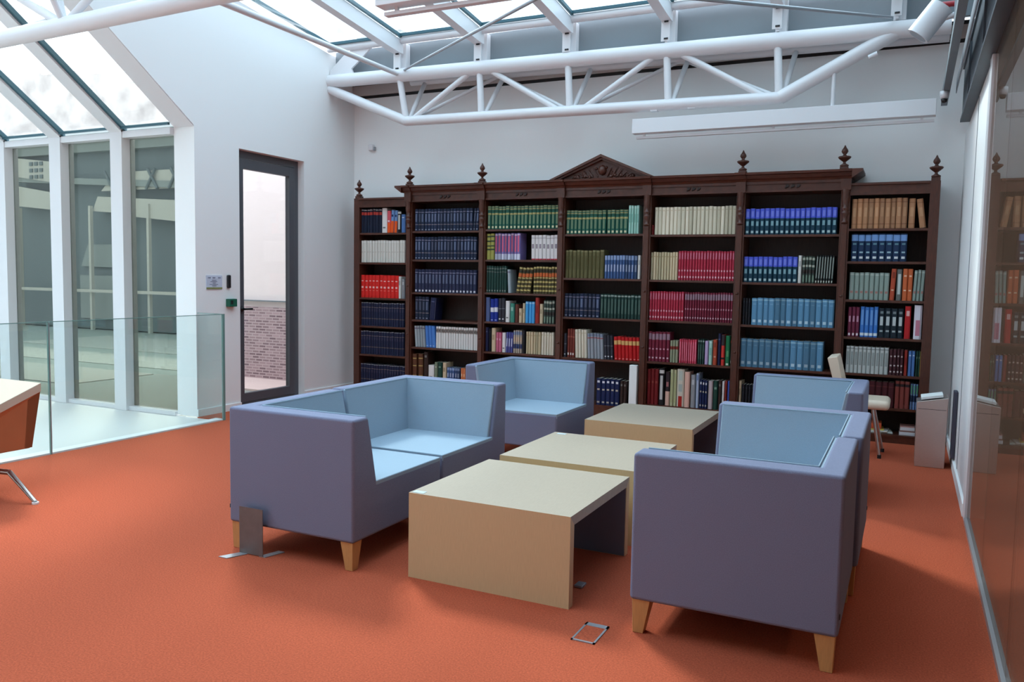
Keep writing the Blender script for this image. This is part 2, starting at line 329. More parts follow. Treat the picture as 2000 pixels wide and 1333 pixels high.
FG = mat('dull_facade', (140, 148, 146), 0.8); FD = mat('dark_facade', (102, 114, 118), 0.7); FL = mat('light_facade', (190, 188, 180), 0.9)
la = bpy.data.lights.new('ceiling_panel', 'AREA'); la.shape = 'RECTANGLE'; la.size = 0.6; la.size_y = 5; la.energy = 45; la.color = (1, 0.93, 0.85)
lo = bpy.data.objects.new('ceiling_panel', la); sc.collection.objects.link(lo); lo.location = (3.3, -3.0, 2.84)   # added unseen fill light, brightens the room beyond the partition
fb = empty('courtyard_building', (-18, 5.3, 0)); tag(fb, 'grey building across the courtyard seen through the tinted panes', 'building')
def fpart(name, mb): q = mb.build(name, fb); q.location = (18, -5.3, 0); return q
fpart('facade_wall', MB().box(-34, -10.5, 5.6, 6.4, 0, 4.7, FD))
fpart('upper_band', MB().box(-34, -10.5, 5.4, 5.6, 4.25, 4.7, FG))
fpart('roof_overhang', MB().box(-34, -10.5, 5.1, 6.4, 4.6, 4.72, FG))
h = MB().prism([(-20.6, 3.76), (-19.05, 3.55), (-19.05, 4.05), (-20.6, 4.22)], 5.28, 5.5, 'y', FL)
for i in range(3):
    for j in range(3): h.box(-19.86+i*0.19, -19.75+i*0.19, 5.25, 5.29, 3.66+j*0.16, 3.75+j*0.16, FD)
fpart('pierced_parapet', h)
fpart('light_panel', MB().prism([(-20.6, 3.02), (-19.0, 2.88), (-19.0, 3.29), (-20.6, 3.53)], 5.3, 5.5, 'y', FL))
fpart('light_panel', MB().prism([(-17.64, 2.83), (-16.6, 2.76), (-16.6, 3.12), (-17.45, 3.17)], 5.3, 5.5, 'y', FL))
fpart('light_panel', MB().prism([(-16.4, 2.69), (-14.5, 2.52), (-14.5, 3.0), (-16.3, 3.1)], 5.25, 5.45, 'y', FL))
fpart('dull_panel', MB().prism([(-18.35, 1.52), (-17.25, 1.5), (-17.25, 2.05), (-18.1, 2.05)], 5.5, 5.62, 'y', FG))
fpart('dull_panel', MB().box(-18.4, -17.25, 5.5, 5.62, 0.25, 1.3, FG))
fpart('grey_beam', MB().prism([(-20.6, 3.62), (-14.0, 3.25), (-14.0, 3.4), (-20.6, 3.76)], 5.32, 5.5, 'y', FG))
for x in (-20.25, -17.63, -15.68, -13.2): fpart('slim_post', MB().box(x-0.035, x+0.035, 5.2, 5.28, 0, 2.95, FL))
fpart('handrail', MB().box(-34, -10.5, 5.15, 5.2, 0.90, 0.97, FL))
b3 = MB()
b3.prism([(-17.4, 3.3), (-14.0, 3.3), (-14.0, 3.72), (-16.9, 3.72)], 5.36, 5.4, 'y', FL)
for i in range(8):
    x = -16.9+i*0.36; b3.tube((x, 5.3, 3.3), (x+(0.3 if i % 2 else -0.3), 5.3, 3.75), 0.035, FD, 6)
fpart('roof_lattice', b3)
# lit bands between shadows on the court floor, put in as pale low slabs
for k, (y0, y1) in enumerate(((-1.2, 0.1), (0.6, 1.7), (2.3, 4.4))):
    q = struct(MB().box(-16, -9.6, y0, y1, -0.03, -0.02, FL).build('trim_%d' % (7+k)), 'pale strip standing for a lit band on the courtyard floor', 'trim')
OLD = mat('old_stone', (196, 188, 184), 0.95, noise=0.3, nscale=1.1)
ob = MB(); prof = [(-46, 0), (-12, 0), (-12, 7.6)]
xx = -12
random.seed(3)
while xx > -44:
    hgt = 8.3+random.uniform(-0.5, 0.5); d = random.uniform(0.7, 2.0); prof += [(xx, hgt), (xx-d, hgt+random.uniform(-0.1, 0.1))]; xx -= d
prof.append((-46, 8.3))
ob.prism(prof, 12, 14, 'y', OLD)
tag(ob.build('old_stone_building'), 'pale old building with uneven parapet beyond the bay roof', 'building')
# bay, shelf from the top, shelf height, runs of books: x start, x end, count, book height, binding, lean, counted singly
SHELVES = [
 (1, 1, 1.935, [(-6.048, -5.677, 7, 0.288, 'navy_red', 0, 1), (-5.670, -5.597, 1, 0.301, 'white_thick', 0, 1), (-5.597, -5.546, 1, 0.258, 'pink_orange', 0, 0), (-5.546, -5.460, 2, 0.263, 'blue_orange', 3, 0), (-5.453, -5.403, 1, 0.255, 'black_white', 0, 0), (-5.403, -5.346, 1, 0.213, 'blue_plain', 0, 0)]),
 (1, 2, 1.585, [(-6.046, -5.343, 16, 0.261, 'offwhite_set', 0, 0)]),
 (1, 3, 1.164, [(-6.052, -5.432, 10, 0.269, 'red_specks', 0, 1), (-5.432, -5.396, 1, 0.262, 'offwhite', 0, 0), (-5.389, -5.346, 1, 0.233, 'grey_plain', 0, 0)]),
 (1, 4, 0.825, [(-6.051, -5.350, 17, 0.279, 'navy_gold', 0, 0)]),
 (1, 5, 0.482, [(-6.050, -5.347, 17, 0.279, 'navy_gold', 0, 0)]),
 (1, 6, 0.094, [(-6.040, -5.336, 17, 0.267, 'navy_gold', 0, 0)]),
 (2, 1, 1.951, [(-5.213, -4.449, 18, 0.251, 'navy_grey', 0, 0), (-4.443, -4.371, 2, 0.249, 'navy_grey', 3, 0)]),
 (2, 2, 1.624, [(-5.209, -4.392, 19, 0.260, 'navy_grey', 0, 0)]),
 (2, 3, 1.244, [(-5.205, -4.392, 18, 0.268, 'navy_foot', 0, 0)]),
 (2, 4, 0.926, [(-5.202, -5.013, 4, 0.267, 'navy_grey', 0, 0), (-4.999, -4.923, 1, 0.259, 'navy_plain', 5, 1)]),
 (2, 5, 0.606, [(-5.198, -5.058, 4, 0.247, 'grey_leaning', -4, 0), (-5.051, -4.919, 3, 0.253, 'bright_blue', -4, 0), (-4.912, -4.349, 17, 0.250, 'white_dark_head', 0, 0)]),
 (2, 6, 0.233, [(-5.230, -5.173, 1, 0.285, 'brown_gold', 0, 0), (-5.152, -5.089, 1, 0.290, 'brown_gold', 0, 0), (-5.075, -5.019, 1, 0.318, 'dark_brown', 0, 0), (-5.012, -4.935, 1, 0.167, 'white_thick', 0, 0), (-4.928, -4.887, 1, 0.207, 'sage', 0, 0), (-4.880, -4.825, 1, 0.210, 'dark_green', 0, 0), (-4.818, -4.770, 1, 0.208, 'beige', 0, 0), (-4.764, -4.588, 5, 0.156, 'blue_mix', 0, 0), (-4.581, -4.515, 2, 0.158, 'orange_plain', 0, 0), (-4.501, -4.343, 5, 0.190, 'blue_mix', 0, 0)]),
 (3, 1, 1.963, [(-4.262, -3.408, 19, 0.253, 'green_gold', 0, 1)]),
 (3, 2, 1.630, [(-4.275, -4.173, 2, 0.285, 'olive_bands', 0, 1), (-4.166, -3.853, 8, 0.289, 'violet_pink', 0, 1), (-3.724, -3.406, 7, 0.264, 'white_redfoot', -1, 1)]),
 (3, 3, 1.265, [(-4.269, -4.014, 8, 0.294, 'dark_green_set', 0, 0), (-4.001, -3.964, 1, 0.256, 'grey_leaning', -3, 0), (-3.883, -3.716, 4, 0.286, 'gold_orange', 8, 1), (-3.692, -3.397, 8, 0.295, 'gold_orange', 0, 1)]),
 (3, 4, 0.942, [(-4.276, -4.218, 1, 0.268, 'steel_blue', 0, 1), (-4.211, -4.115, 2, 0.254, 'royal_label', 0, 1), (-4.109, -4.027, 2, 0.262, 'charcoal_foot', 0, 0), (-4.020, -3.970, 1, 0.236, 'white_thick', 0, 1), (-3.964, -3.913, 1, 0.209, 'sea_green', 0, 0), (-3.907, -3.864, 1, 0.199, 'brown_plain', 0, 0), (-3.857, -3.820, 1, 0.156, 'beige', 0, 0), (-3.814, -3.783, 1, 0.213, 'beige', 0, 0), (-3.777, -3.666, 3, 0.232, 'sky_blue', 0, 0), (-3.660, -3.612, 1, 0.279, 'brick_red', 0, 1), (-3.606, -3.569, 1, 0.214, 'beige', 0, 0), (-3.563, -3.431, 4, 0.255, 'greygreen_bands', 0, 0)]),
 (3, 5, 0.605, [(-4.270, -4.231, 1, 0.267, 'navy_plain', 0, 0), (-4.225, -4.199, 1, 0.252, 'black_plain', 0, 0), (-4.192, -4.141, 1, 0.265, 'beige', 0, 1), (-4.135, -4.064, 2, 0.217, 'pink_plain', 0, 0), (-4.058, -4.014, 1, 0.219, 'white_thick', 0, 0), (-4.007, -3.925, 3, 0.223, 'purple_blue', 2, 0), (-3.919, -3.813, 4, 0.250, 'beige_blue', 0, 0), (-3.807, -3.776, 1, 0.253, 'black_plain', 0, 0), (-3.764, -3.586, 6, 0.242, 'beige_set', 0, 0), (-3.580, -3.429, 5, 0.244, 'cream_set', 0, 0)]),
 (3, 6, 0.247, [(-4.264, -4.077, 5, 0.255, 'navy_plain', 0, 0)]),
 (4, 1, 1.904, [(-3.330, -2.878, 10, 0.248, 'green_gold', 0, 1), (-2.867, -2.640, 5, 0.247, 'green_gold', 0, 1), (-2.635, -2.521, 4, 0.285, 'mint', 0, 0)]),
 (4, 2, 1.443, [(-3.330, -2.887, 10, 0.293, 'olive_set', 0, 1), (-2.882, -2.528, 11, 0.241, 'blue_mix', 0, 0), (-2.523, -2.491, 1, 0.242, 'offwhite', 0, 0)]),
 (4, 3, 1.029, [(-3.326, -2.921, 9, 0.249, 'navy_grey', 0, 1), (-2.915, -2.473, 12, 0.250, 'dark_green_pale', 0, 0)]),
 (4, 4, 0.597, [(-3.315, -3.285, 1, 0.250, 'charcoal_foot', 0, 0), (-3.279, -3.191, 3, 0.302, 'brick_red_foot', 0, 0), (-3.185, -3.052, 4, 0.302, 'cream_set', -2, 1), (-3.046, -2.869, 5, 0.266, 'grey_set', -3, 0), (-2.864, -2.762, 3, 0.251, 'charcoal_foot', -3, 0), (-2.751, -2.470, 7, 0.245, 'red_yellow', -3, 0)]),
 (4, 5, 0.112, [(-2.935, -2.681, 5, 0.278, 'navy_dots', 0, 1), (-2.676, -2.603, 2, 0.269, 'dark_brown', 0, 0)]),
 (5, 1, 1.893, [(-2.397, -2.366, 1, 0.097, 'dark_red', 0, 0), (-2.360, -1.538, 21, 0.272, 'cream_mix', 0, 1)]),
 (5, 2, 1.440, [(-2.393, -2.109, 10, 0.277, 'beige_set', 0, 0), (-2.104, -1.535, 20, 0.289, 'crimson_set', 0, 0)]),
 (5, 3, 1.031, [(-2.391, -2.033, 13, 0.291, 'crimson_set', 0, 0), (-2.027, -1.535, 19, 0.291, 'maroon_grey', 0, 0)]),
 (5, 4, 0.609, [(-2.388, -2.164, 6, 0.301, 'maroon_grey', 0, 1), (-2.159, -2.075, 3, 0.220, 'sage_red', 0, 0), (-2.065, -1.889, 8, 0.237, 'pink_reds', 0, 0), (-1.879, -1.813, 3, 0.244, 'dark_green_pale', 0, 0), (-1.808, -1.773, 1, 0.236, 'lilac', 0, 0), (-1.768, -1.732, 1, 0.238, 'mint', 0, 0), (-1.727, -1.687, 1, 0.251, 'rust', 0, 1), (-1.682, -1.652, 1, 0.313, 'navy_plain', 0, 1), (-1.647, -1.613, 1, 0.305, 'red_black', 0, 1), (-1.608, -1.563, 1, 0.297, 'bright_green', 0, 1), (-1.558, -1.534, 1, 0.259, 'black_red', 0, 0)]),
 (5, 5, 0.165, [(-2.400, -2.266, 3, 0.364, 'dark_red', 0, 1), (-2.261, -2.207, 1, 0.381, 'black_white', 0, 1), (-2.197, -2.149, 1, 0.348, 'black_pink', 0, 1), (-2.144, -2.081, 2, 0.373, 'pale_green_set', 0, 1), (-2.076, -2.003, 1, 0.378, 'floral_red', 0, 1), (-1.998, -1.946, 1, 0.357, 'pale_pink', 0, 1), (-1.935, -1.889, 1, 0.335, 'grey_plain', 0, 1), (-1.884, -1.853, 1, 0.353, 'light_blue', 0, 1), (-1.848, -1.767, 3, 0.286, 'navy_dots', 0, 0), (-1.762, -1.716, 1, 0.280, 'pinkish_grey', 0, 1), (-1.711, -1.666, 1, 0.284, 'dark_green', 0, 1), (-1.661, -1.631, 1, 0.297, 'dark_brown', 0, 1), (-1.626, -1.601, 1, 0.289, 'white_thick', 0, 0), (-1.596, -1.576, 1, 0.296, 'brick_red', 0, 0), (-1.571, -1.532, 1, 0.294, 'royal_plain', 0, 1)]),
 (6, 1, 1.887, [(-1.470, -0.637, 18, 0.246, 'royal_teal', 0, 1)]),
 (6, 2, 1.432, [(-1.466, -0.967, 11, 0.245, 'royal_teal', 0, 1), (-0.962, -0.930, 1, 0.256, 'offwhite', 0, 1), (-0.926, -0.812, 4, 0.251, 'greygreen_bands', 0, 1), (-0.808, -0.647, 7, 0.257, 'black_pale', 2, 0)]),
 (6, 3, 1.022, [(-1.455, -1.382, 3, 0.254, 'black_plain', 0, 0), (-1.373, -0.625, 14, 0.261, 'steel_blue_set', 0, 1)]),
 (6, 4, 0.612, [(-1.463, -0.705, 13, 0.274, 'steel_blue_set', 0, 1)]),
 (6, 5, 0.200, [(-1.467, -1.438, 1, 0.271, 'beige', 0, 0), (-1.433, -1.283, 5, 0.238, 'black_plain', 0, 0)]),
 (7, 1, 1.936, [(-0.517, -0.058, 10, 0.268, 'tan_set', 0, 1), (-0.049, 0.004, 1, 0.262, 'tan_set', 0, 1), (0.032, 0.085, 1, 0.255, 'tan_single', -8, 1)]),
 (7, 2, 1.640, [(-0.508, -0.047, 8, 0.249, 'navy_bluehead', 0, 1)]),
 (7, 3, 1.292, [(-0.508, -0.175, 8, 0.246, 'sage_grey', 0, 1), (-0.167, -0.125, 1, 0.285, 'rust', 2, 1), (-0.117, -0.071, 1, 0.277, 'grey_white', 0, 1), (-0.067, 0.015, 2, 0.282, 'orange_rust', 0, 1), (0.019, 0.125, 3, 0.274, 'sage_grey', 2, 1)]),
 (7, 4, 0.951, [(-0.506, -0.406, 3, 0.272, 'maroon_white', 0, 1), (-0.401, -0.251, 4, 0.276, 'bright_blue_foot', 0, 1), (-0.247, -0.042, 4, 0.268, 'black_title', 0, 1), (-0.034, 0.016, 1, 0.291, 'scarlet', 0, 1), (0.040, 0.106, 1, 0.321, 'white_pink', 0, 1)]),
 (7, 5, 0.618, [(-0.507, -0.147, 10, 0.244, 'pale_grey_set', 0, 1), (-0.142, -0.026, 4, 0.234, 'dark_maroon', 0, 1), (-0.021, 0.008, 1, 0.233, 'brick_red', 0, 1), (0.012, 0.069, 2, 0.227, 'blue_plain', 0, 1), (0.073, 0.126, 2, 0.226, 'dark_green', 0, 0), (0.131, 0.159, 1, 0.224, 'yellow_plain', 0, 1)]),
 (7, 6, 0.318, [(-0.502, -0.086, 8, 0.231, 'dark_maroon_plain', 0, 1), (-0.082, 0.039, 3, 0.250, 'brick_black', 0, 1), (0.043, 0.137, 3, 0.231, 'blue_green_mix', 0, 1)]),
]
# ------------------------------------------------------------------ trusses
def truss(yf, yb, zc, x0, x1, nodes, label, rise=True):
    t = empty('roof_truss', (x0, yf, zc)); tag(t, label, 'truss')
    def P(name, mb): q = mb.build(name, t); q.location = (-x0, -yf, -zc); return q
    zt = lambda x: zc-0.013*(x+6.31) ; zb = lambda x: zt(x)-0.515
    P('top_chord', MB().tube((x0, yf, zt(x0)), (x1, yf, zt(x1)), 0.075, WHITE, 20))
    P('rear_chord', MB().tube((x0+0.9, yb, zt(x0)), (x1, yb, zt(x1)), 0.045, WHITE, 14))
    a, b = nodes[0]+0.1, nodes[-2]+0.04
    P('bottom_chord', MB().tube((x0, yf, zt(x0)-0.09), (a, yf, zb(a)), 0.055, WHITE, 18).tube((a, yf, zb(a)), (b, yf, zb(b)), 0.055, WHITE, 18).tube((b, yf, zb(b)), (nodes[-1], yf, zt(nodes[-1])-0.02), 0.062, WHITE, 18)
      .lathe([(0, zb(a)-0.055), (0.04, zb(a)-0.04), (0.055, zb(a)), (0.04, zb(a)+0.04), (0, zb(a)+0.055)], a, yf, WHITE).lathe([(0, zb(b)-0.055), (0.04, zb(b)-0.04), (0.057, zb(b)), (0.04, zb(b)+0.04), (0, zb(b)+0.055)], b, yf, WHITE))
    for i, x in enumerate(nodes[:-1]):
        d = 0.1 if i == 0 else 0.03
        P('web_post', MB().tube((x, yf, zt(x)), (x+d, yf, zb(x)), 0.036, WHITE, 12))
        P('rear_web', MB().tube((x+0.12, yb, zt(x)), (x+d+0.03, yf, zb(x)), 0.026, WHITE, 10))
    for i in range(len(nodes)-2):
        x, x2 = nodes[i], nodes[i+1]
        if i % 2 == 0: p, q = (x+0.16, yf, zb(x)), (x2-0.09, yf, zt(x2)-0.02)
        else: p, q = (x+0.1, yf, zt(x)-0.02), (x2-0.08, yf, zb(x2)+0.01)
        P('web_diagonal', MB().tube(p, q, 0.03, WHITE, 12))
        rp = (p[0], yb if p[2] > zc-0.3 else yf, p[2]); rq = (q[0]+0.1, yb if q[2] > zc-0.3 else yf, q[2])
        P('rear_web', MB().tube(rp, rq, 0.02, WHITE, 10))
    return t, P
t1, P1 = truss(-0.13, 0.24, 3.71, XL, 0.2, PX, 'white tubular truss spanning above the carved bookcase')
P1('gusset_plate', MB().prism([(-6.30, 3.74), (-6.30, 3.83), (-6.106, 3.984), (-5.974, 4.055), (-5.68, 4.07), (-5.83, 3.95), (-5.99, 3.83), (-5.95, 3.74)], -0.145, -0.12, 'y', WHITE))
for x in (-2.35, -1.98, -1.46):
    P1('clip', MB().box(x-0.035, x+0.035, -0.16, -0.1, 3.085, 3.11, WHITE))
P1('clip', MB().tube((-0.43, -0.2, 3.40), (-0.36, -0.2, 3.43), 0.02, WHITE, 10))
# nearer truss: only its lower chord and webs reach into view
t2 = empty('roof_truss', (-9.6, -3.75, 3.34)); tag(t2, 'nearer white tubular truss crossing high over the landing', 'truss')
def P2(name, mb): q = mb.build(name, t2); q.location = (9.6, 3.75, -3.34); return q
P2('bottom_chord', MB().tube((-9.6, -3.75, 3.25), (0.2, -3.75, 3.45), 0.068, WHITE, 20))
P2('top_chord', MB().tube((-8.2, -3.75, 3.86), (0.2, -3.75, 3.98), 0.06, WHITE, 16))
P2('rear_chord', MB().tube((-8.2, -4.1, 3.82), (0.2, -4.1, 3.94), 0.04, WHITE, 16))
for xn in (-8.1, -6.02, -3.9, -1.8):
    for dx, r in ((-1.05, 0.036), (-0.16, 0.032), (0.95, 0.03)):
        P2('web_member', MB().tube((xn, -3.75, 3.33), (xn+dx, -3.75, 3.88), r, WHITE, 12))
    P2('rear_web', MB().tube((xn, -3.75, 3.33), (xn+0.1, -4.1, 3.84), 0.026, WHITE, 10))
P2('brace_tube', MB().tube((-6.05, -3.74, 3.40), (-8.1, -3.5, 3.38), 0.026, WHITE, 10))
# bracing rods between the two trusses
def rod(p, q, r, lab):
    o = MB().tube(p, q, r, WHITE if r > 0.02 else ALU, 10).build('bracing_rod', origin=p); tag(o, lab, 'rod', 'bracing rods under the skylight'); return o
rod((-5.32, -0.2, 3.70), (-4.50, -3.70, 3.35), 0.026, 'thick white bracing tube from the door-side truss node')
o = rod((-5.22, -0.2, 3.73), (-1.80, -3.90, 2.98+0.03), 0.012, 'thin bracing rod slanting up to the right from the same node')
o = rod((-0.26, -0.2, 3.72), (-1.26, -3.80, 2.93), 0.012, 'thin bracing rod ending at the right end of the truss')

# ------------------------------------------------------------------ luminaires
def luminaire(x0, x1, y, z, lab, hang):
    t = empty('linear_luminaire', (x0, y, z)); tag(t, lab, 'lamp', 'long white hanging luminaires')
    def P(name, mb): q = mb.build(name, t); q.location = (-x0, -y, -z); return q
    P('housing', MB().rbox(x0, x1, y-0.05, y+0.05, z, z+0.14, WHITE, 0.004))
    P('light_rail', MB().box(x0+0.03, x1-0.01, y+0.0, y+0.045, z-0.045, z-0.025, WHITE))
    for k in (0.04, 0.5, 0.96):
        x = x0+(x1-x0)*k; P('spacer', MB().box(x-0.01, x+0.01, y+0.01, y+0.03, z-0.03, z+0.001, WHITE))
    for x, zt in hang: P('hanger', MB().tube((x, y, z+0.13), (x, y, zt), 0.018, WHITE, 10))
luminaire(-2.555, 0.12, -0.14, 2.875, 'long white luminaire hanging above the right half of the bookcase', [(-0.71, 3.37)])
luminaire(-2.89, -0.2, -4.0, 3.0, 'nearer white luminaire cut off by the top of the picture', [(-2.2, 3.9), (-0.6, 3.9)])

# spotlight, dome camera, sensor
t = empty('spotlight', (0.16, -1.0, 3.44)); tag(t, 'white cylindrical spotlight aimed down at the left, by the steel beam', 'spotlight')
def PS(name, mb): q = mb.build(name, t); q.location = (-0.16, 1.0, -3.44); return q
dx, dz = -0.60, -0.80
c = Vector((0.03, -1.0, 3.43))
PS('lamp_body', MB().tube(c-Vector((dx, 0, dz))*0.13, c+Vector((dx, 0, dz))*0.13, 0.088, WHITE, 28))
PS('lens', MB().tube(c+Vector((dx, 0, dz))*0.128, c+Vector((dx, 0, dz))*0.132, 0.07, ALU, 24))
PS('bracket', MB().tube(c+Vector((0.02, 0, 0)), (0.2, -1.0, 3.46), 0.022, WHITE, 12).box(0.19, 0.212, -1.04, -0.96, 3.36, 3.56, ALU))
o = MB().tube((0.05, -0.6, 3.66), (0.2, -0.6, 3.66), 0.022, mat('red_pipe', (170, 40, 48), 0.4)).build('red_pipe'); tag(o, 'short red pipe end above the spotlight bracket', 'pipe')
t = MB().lathe([(0.0, 2.955), (0.03, 2.965), (0.035, 2.99), (0.035, 3.018), (0, 3.018)], 0.17, -0.42, WHITE).build('dome_camera'); tag(t, 'small white security camera under the grey rail', 'camera')
MB().lathe([(0.0, 2.925), (0.018, 2.93), (0.026, 2.955), (0, 2.962)], 0.17, -0.42, BLACK).build('dome', t)
t = MB().rbox(-6.07, -6.0, 0.3, 0.35, 2.955, 3.03, WHITE, 0.012).build('wall_sensor'); tag(t, 'small white sensor high on the wall behind the bookcase', 'sensor')
MB().box(-6.005, -5.985, 0.315, 0.345, 2.955, 3.0, ALU).build('sensor_lens', t)

# things on the door wall
t = MB().box(XL, XL+0.006, -2.072, -1.864, 1.262, 1.404, mat('sign_face', (200, 208, 224), 0.5)).build('wall_sign'); tag(t, 'small pale notice with an olive bar beside the door', 'sign')
sg = MB()
for y in (-2.05, -1.99, -1.92): sg.box(XL+0.006, XL+0.0075, y, y+0.035, 1.375, 1.385, mat('sign_ink', (120, 126, 146), 0.6))
for k, (y0, y1) in enumerate(((-2.0, -1.94), (-2.02, -1.93), (-1.99, -1.95), (-2.03, -1.92), (-2.0, -1.94))): sg.box(XL+0.006, XL+0.0075, y0, y1, 1.352-k*0.014, 1.358-k*0.014, MATS['sign_ink'])
sg.build('printed_text', t)
MB().box(XL+0.006, XL+0.008, -2.072, -1.864, 1.266, 1.284, mat('olive_bar', (134, 140, 86), 0.6)).build('olive_bar', t)
t = MB().rbox(XL, XL+0.025, -1.80, -1.755, 1.275, 1.41, BLACK, 0.01).build('card_reader'); tag(t, 'narrow black card reader above the green call point', 'card reader')
t = MB().rbox(XL, XL+0.05, -1.81, -1.70, 1.085, 1.165, GREEND, 0.005).build('call_point'); tag(t, 'square green door release box beside the door', 'call point')
MB().box(XL+0.05, XL+0.053, -1.79, -1.76, 1.11, 1.15, BLACK).build('button_panel', t)
# slim dark box set on the right wall
t = MB().rbox(XR-0.03, XR-0.002, -0.98, -0.84, 0.1, 0.62, mat('dark_violet_grey', (64, 62, 76), 0.6), 0.006).build('dark_wall_strip'); tag(t, 'slim dark panel on the right wall behind the steel stand', 'panel')

# ------------------------------------------------------------------ corner seats
def seat_unit(flip):
    """back along x=0, arm at y=0 (or at y=W when flipped); open to the front and the other side"""
    W, D, H, hb, zs = 0.82, 0.795, 0.745, 0.14, 0.405
    t = empty('corner_seat')
    Y = (lambda y: W-y) if flip else (lambda y: y)
    def yb(a, b): return (min(Y(a), Y(b)), max(Y(a), Y(b)))
    a1, b1, a2, b2 = 0.095, 0.125, 0.15, 0.20
    sb = bmesh.new()
    co = [(0, 0, hb), (D, 0, hb), (D, W, hb), (0, W, hb), (0, 0, H), (D, 0, H), (D, b1, H), (a1, b1, H), (a1, W, H), (0, W, H), (D, b2, zs), (a2, b2, zs), (a2, W, zs), (D, W, zs)]
    V = [sb.verts.new((x, Y(y), z)) for x, y, z in co]
    for f in ((0, 3, 2, 1), (0, 1, 5, 4), (0, 4, 9, 3), (1, 2, 13, 10, 6, 5), (3, 9, 8, 12, 13, 2), (4, 5, 6, 7), (4, 7, 8, 9), (6, 10, 11, 7), (7, 11, 12, 8), (10, 13, 12, 11)): sb.faces.new([V[i] for i in f])
    bmesh.ops.recalc_face_normals(sb, faces=sb.faces)
    bmesh.ops.dissolve_limit(sb, angle_limit=0.01, verts=sb.verts, edges=sb.edges)
    sh = MB(); sh.bev(sb, PURPLE, 0.016, 3); sh.build('frame_cover', t)
    a, b = yb(0.17, W-0.004)
    MB().rbox(0.13, D-0.001, a, b, zs-0.03, zs+0.008, BLUE, 0.006, 3).build('seat_cushion', t)
    a, b = yb(0.11, W-0.002)
    bp = MB(); bp.prism([(0.080, H-0.006), (0.106, H-0.006), (0.172, zs), (0.13, zs)], a, b, 'y', BLUE, 0.008, 3); bp.build('back_pad', t)
    ap = MB(); ap.prism([(Y(0.112), H-0.006), (Y(0.137), H-0.006), (Y(0.222), zs), (Y(0.18), zs)], 0.10, D-0.022, 'x', BLUE, 0.008, 3); ap.build('arm_pad', t)
    pi = MB(); ya, yc = Y(0.136), Y(W-0.003)
    pi.tube((0.105, ya, H-0.003), (0.105, yc, H-0.003), 0.0035, BLUE, 8); pi.tube((0.105, ya, H-0.003), (D-0.025, ya, H-0.003), 0.0035, BLUE, 8); pi.build('piping', t)
    for x, y in ((0.01, 0.01), (D-0.01, 0.01), (0.01, W-0.01), (D-0.01, W-0.01)):
        sx = 1 if x < 0.4 else -1; sy = 1 if y < 0.4 else -1
        yy = Y(y); syy = -sy if flip else sy
        L = MB(); top = [(x, yy), (x+sx*0.075, yy), (x+sx*0.075, yy+syy*0.075), (x, yy+syy*0.075)]
        bot = [(x+sx*0.004, yy+syy*0.004), (x+sx*0.048, yy+syy*0.004), (x+sx*0.048, yy+syy*0.048), (x+sx*0.004, yy+syy*0.048)]
        vs = [(p[0], p[1], hb+0.001) for p in top]+[(p[0], p[1], 0) for p in bot]
        bm2 = bmesh.new(); V = [bm2.verts.new(v) for v in vs]
        for f in ((0, 1, 2, 3), (7, 6, 5, 4), (0, 4, 5, 1), (1, 5, 6, 2), (2, 6, 7, 3), (3, 7, 4, 0)): bm2.faces.new([V[i] for i in f])
        bmesh.ops.recalc_face_normals(bm2, faces=bm2.faces); L.bev(bm2, LEG, 0.002, 1); L.build('leg', t)
    MB().box(-0.003, 0.0, Y(0.012)-0.004, Y(0.012)+0.004, 0.21, 0.23, BLACK).build('fabric_tag', t)
    return t
SG = 'violet-grey corner seats with pale blue cushions'
A = seat_unit(False); B = seat_unit(True)
def put(o, x, y, rz, lab):
    o.location = (x, y, 0); o.rotation_euler = (0, 0, rz); tag(o, lab, 'armchair', SG)
put(A, -3.15, -4.96, 0, 'violet-grey corner seat on the left, nearest, beside the upright grey plate')
put(B, -3.165, -4.10, 0, 'violet-grey corner seat joined behind the nearest left one')
c1 = copy_tree(B); put(c1, -3.145, -2.45, 0, 'single violet-grey corner seat standing alone before the bookcase, on the left')
c2 = copy_tree(B); put(c2, -0.175, -4.15, math.pi, 'large violet-grey corner seat in the right foreground')
c3 = copy_tree(A); put(c3, -0.155, -3.30, math.pi, 'violet-grey corner seat joined behind the right foreground one')
c4 = copy_tree(A); put(c4, -0.235, -1.66, math.pi, 'single violet-grey corner seat near the cream chair, on the right')

# ------------------------------------------------------------------ coffee tables
def table():
    t = empty('coffee_table'); W, D, H, T = 0.826, 0.828, 0.411, 0.046
    MB().prism([(0, H), (D, H), (D-T, H-T), (T, H-T)], 0, W, 'x', OAK).build('tabletop', t)
    MB().prism([(0, 0), (T, 0), (T, H-T), (0, H)], 0, W, 'x', OAKV).build('side_panel', t)
    MB().prism([(D, 0), (D-T, 0), (D-T, H-T), (D, H)], 0, W, 'x', OAKV).build('side_panel', t)
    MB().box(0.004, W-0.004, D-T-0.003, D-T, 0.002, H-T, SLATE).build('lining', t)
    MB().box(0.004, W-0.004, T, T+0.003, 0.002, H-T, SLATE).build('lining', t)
    return t
TG = 'pale wooden block coffee tables'
T1 = table(); T1.location = (-2.097, -4.872, 0); tag(T1, 'pale wooden coffee table nearest the viewer', 'table', TG)
T2 = copy_tree(T1); T2.location = (-2.095, -3.915, 0); tag(T2, 'middle one of the three pale wooden coffee tables', 'table', TG)
T3 = copy_tree(T1); T3.location = (-2.10, -2.52, 0); T3.scale = (0.96, 1.1, 1); tag(T3, 'pale wooden coffee table farthest back, close to the bookcase', 'table', TG)
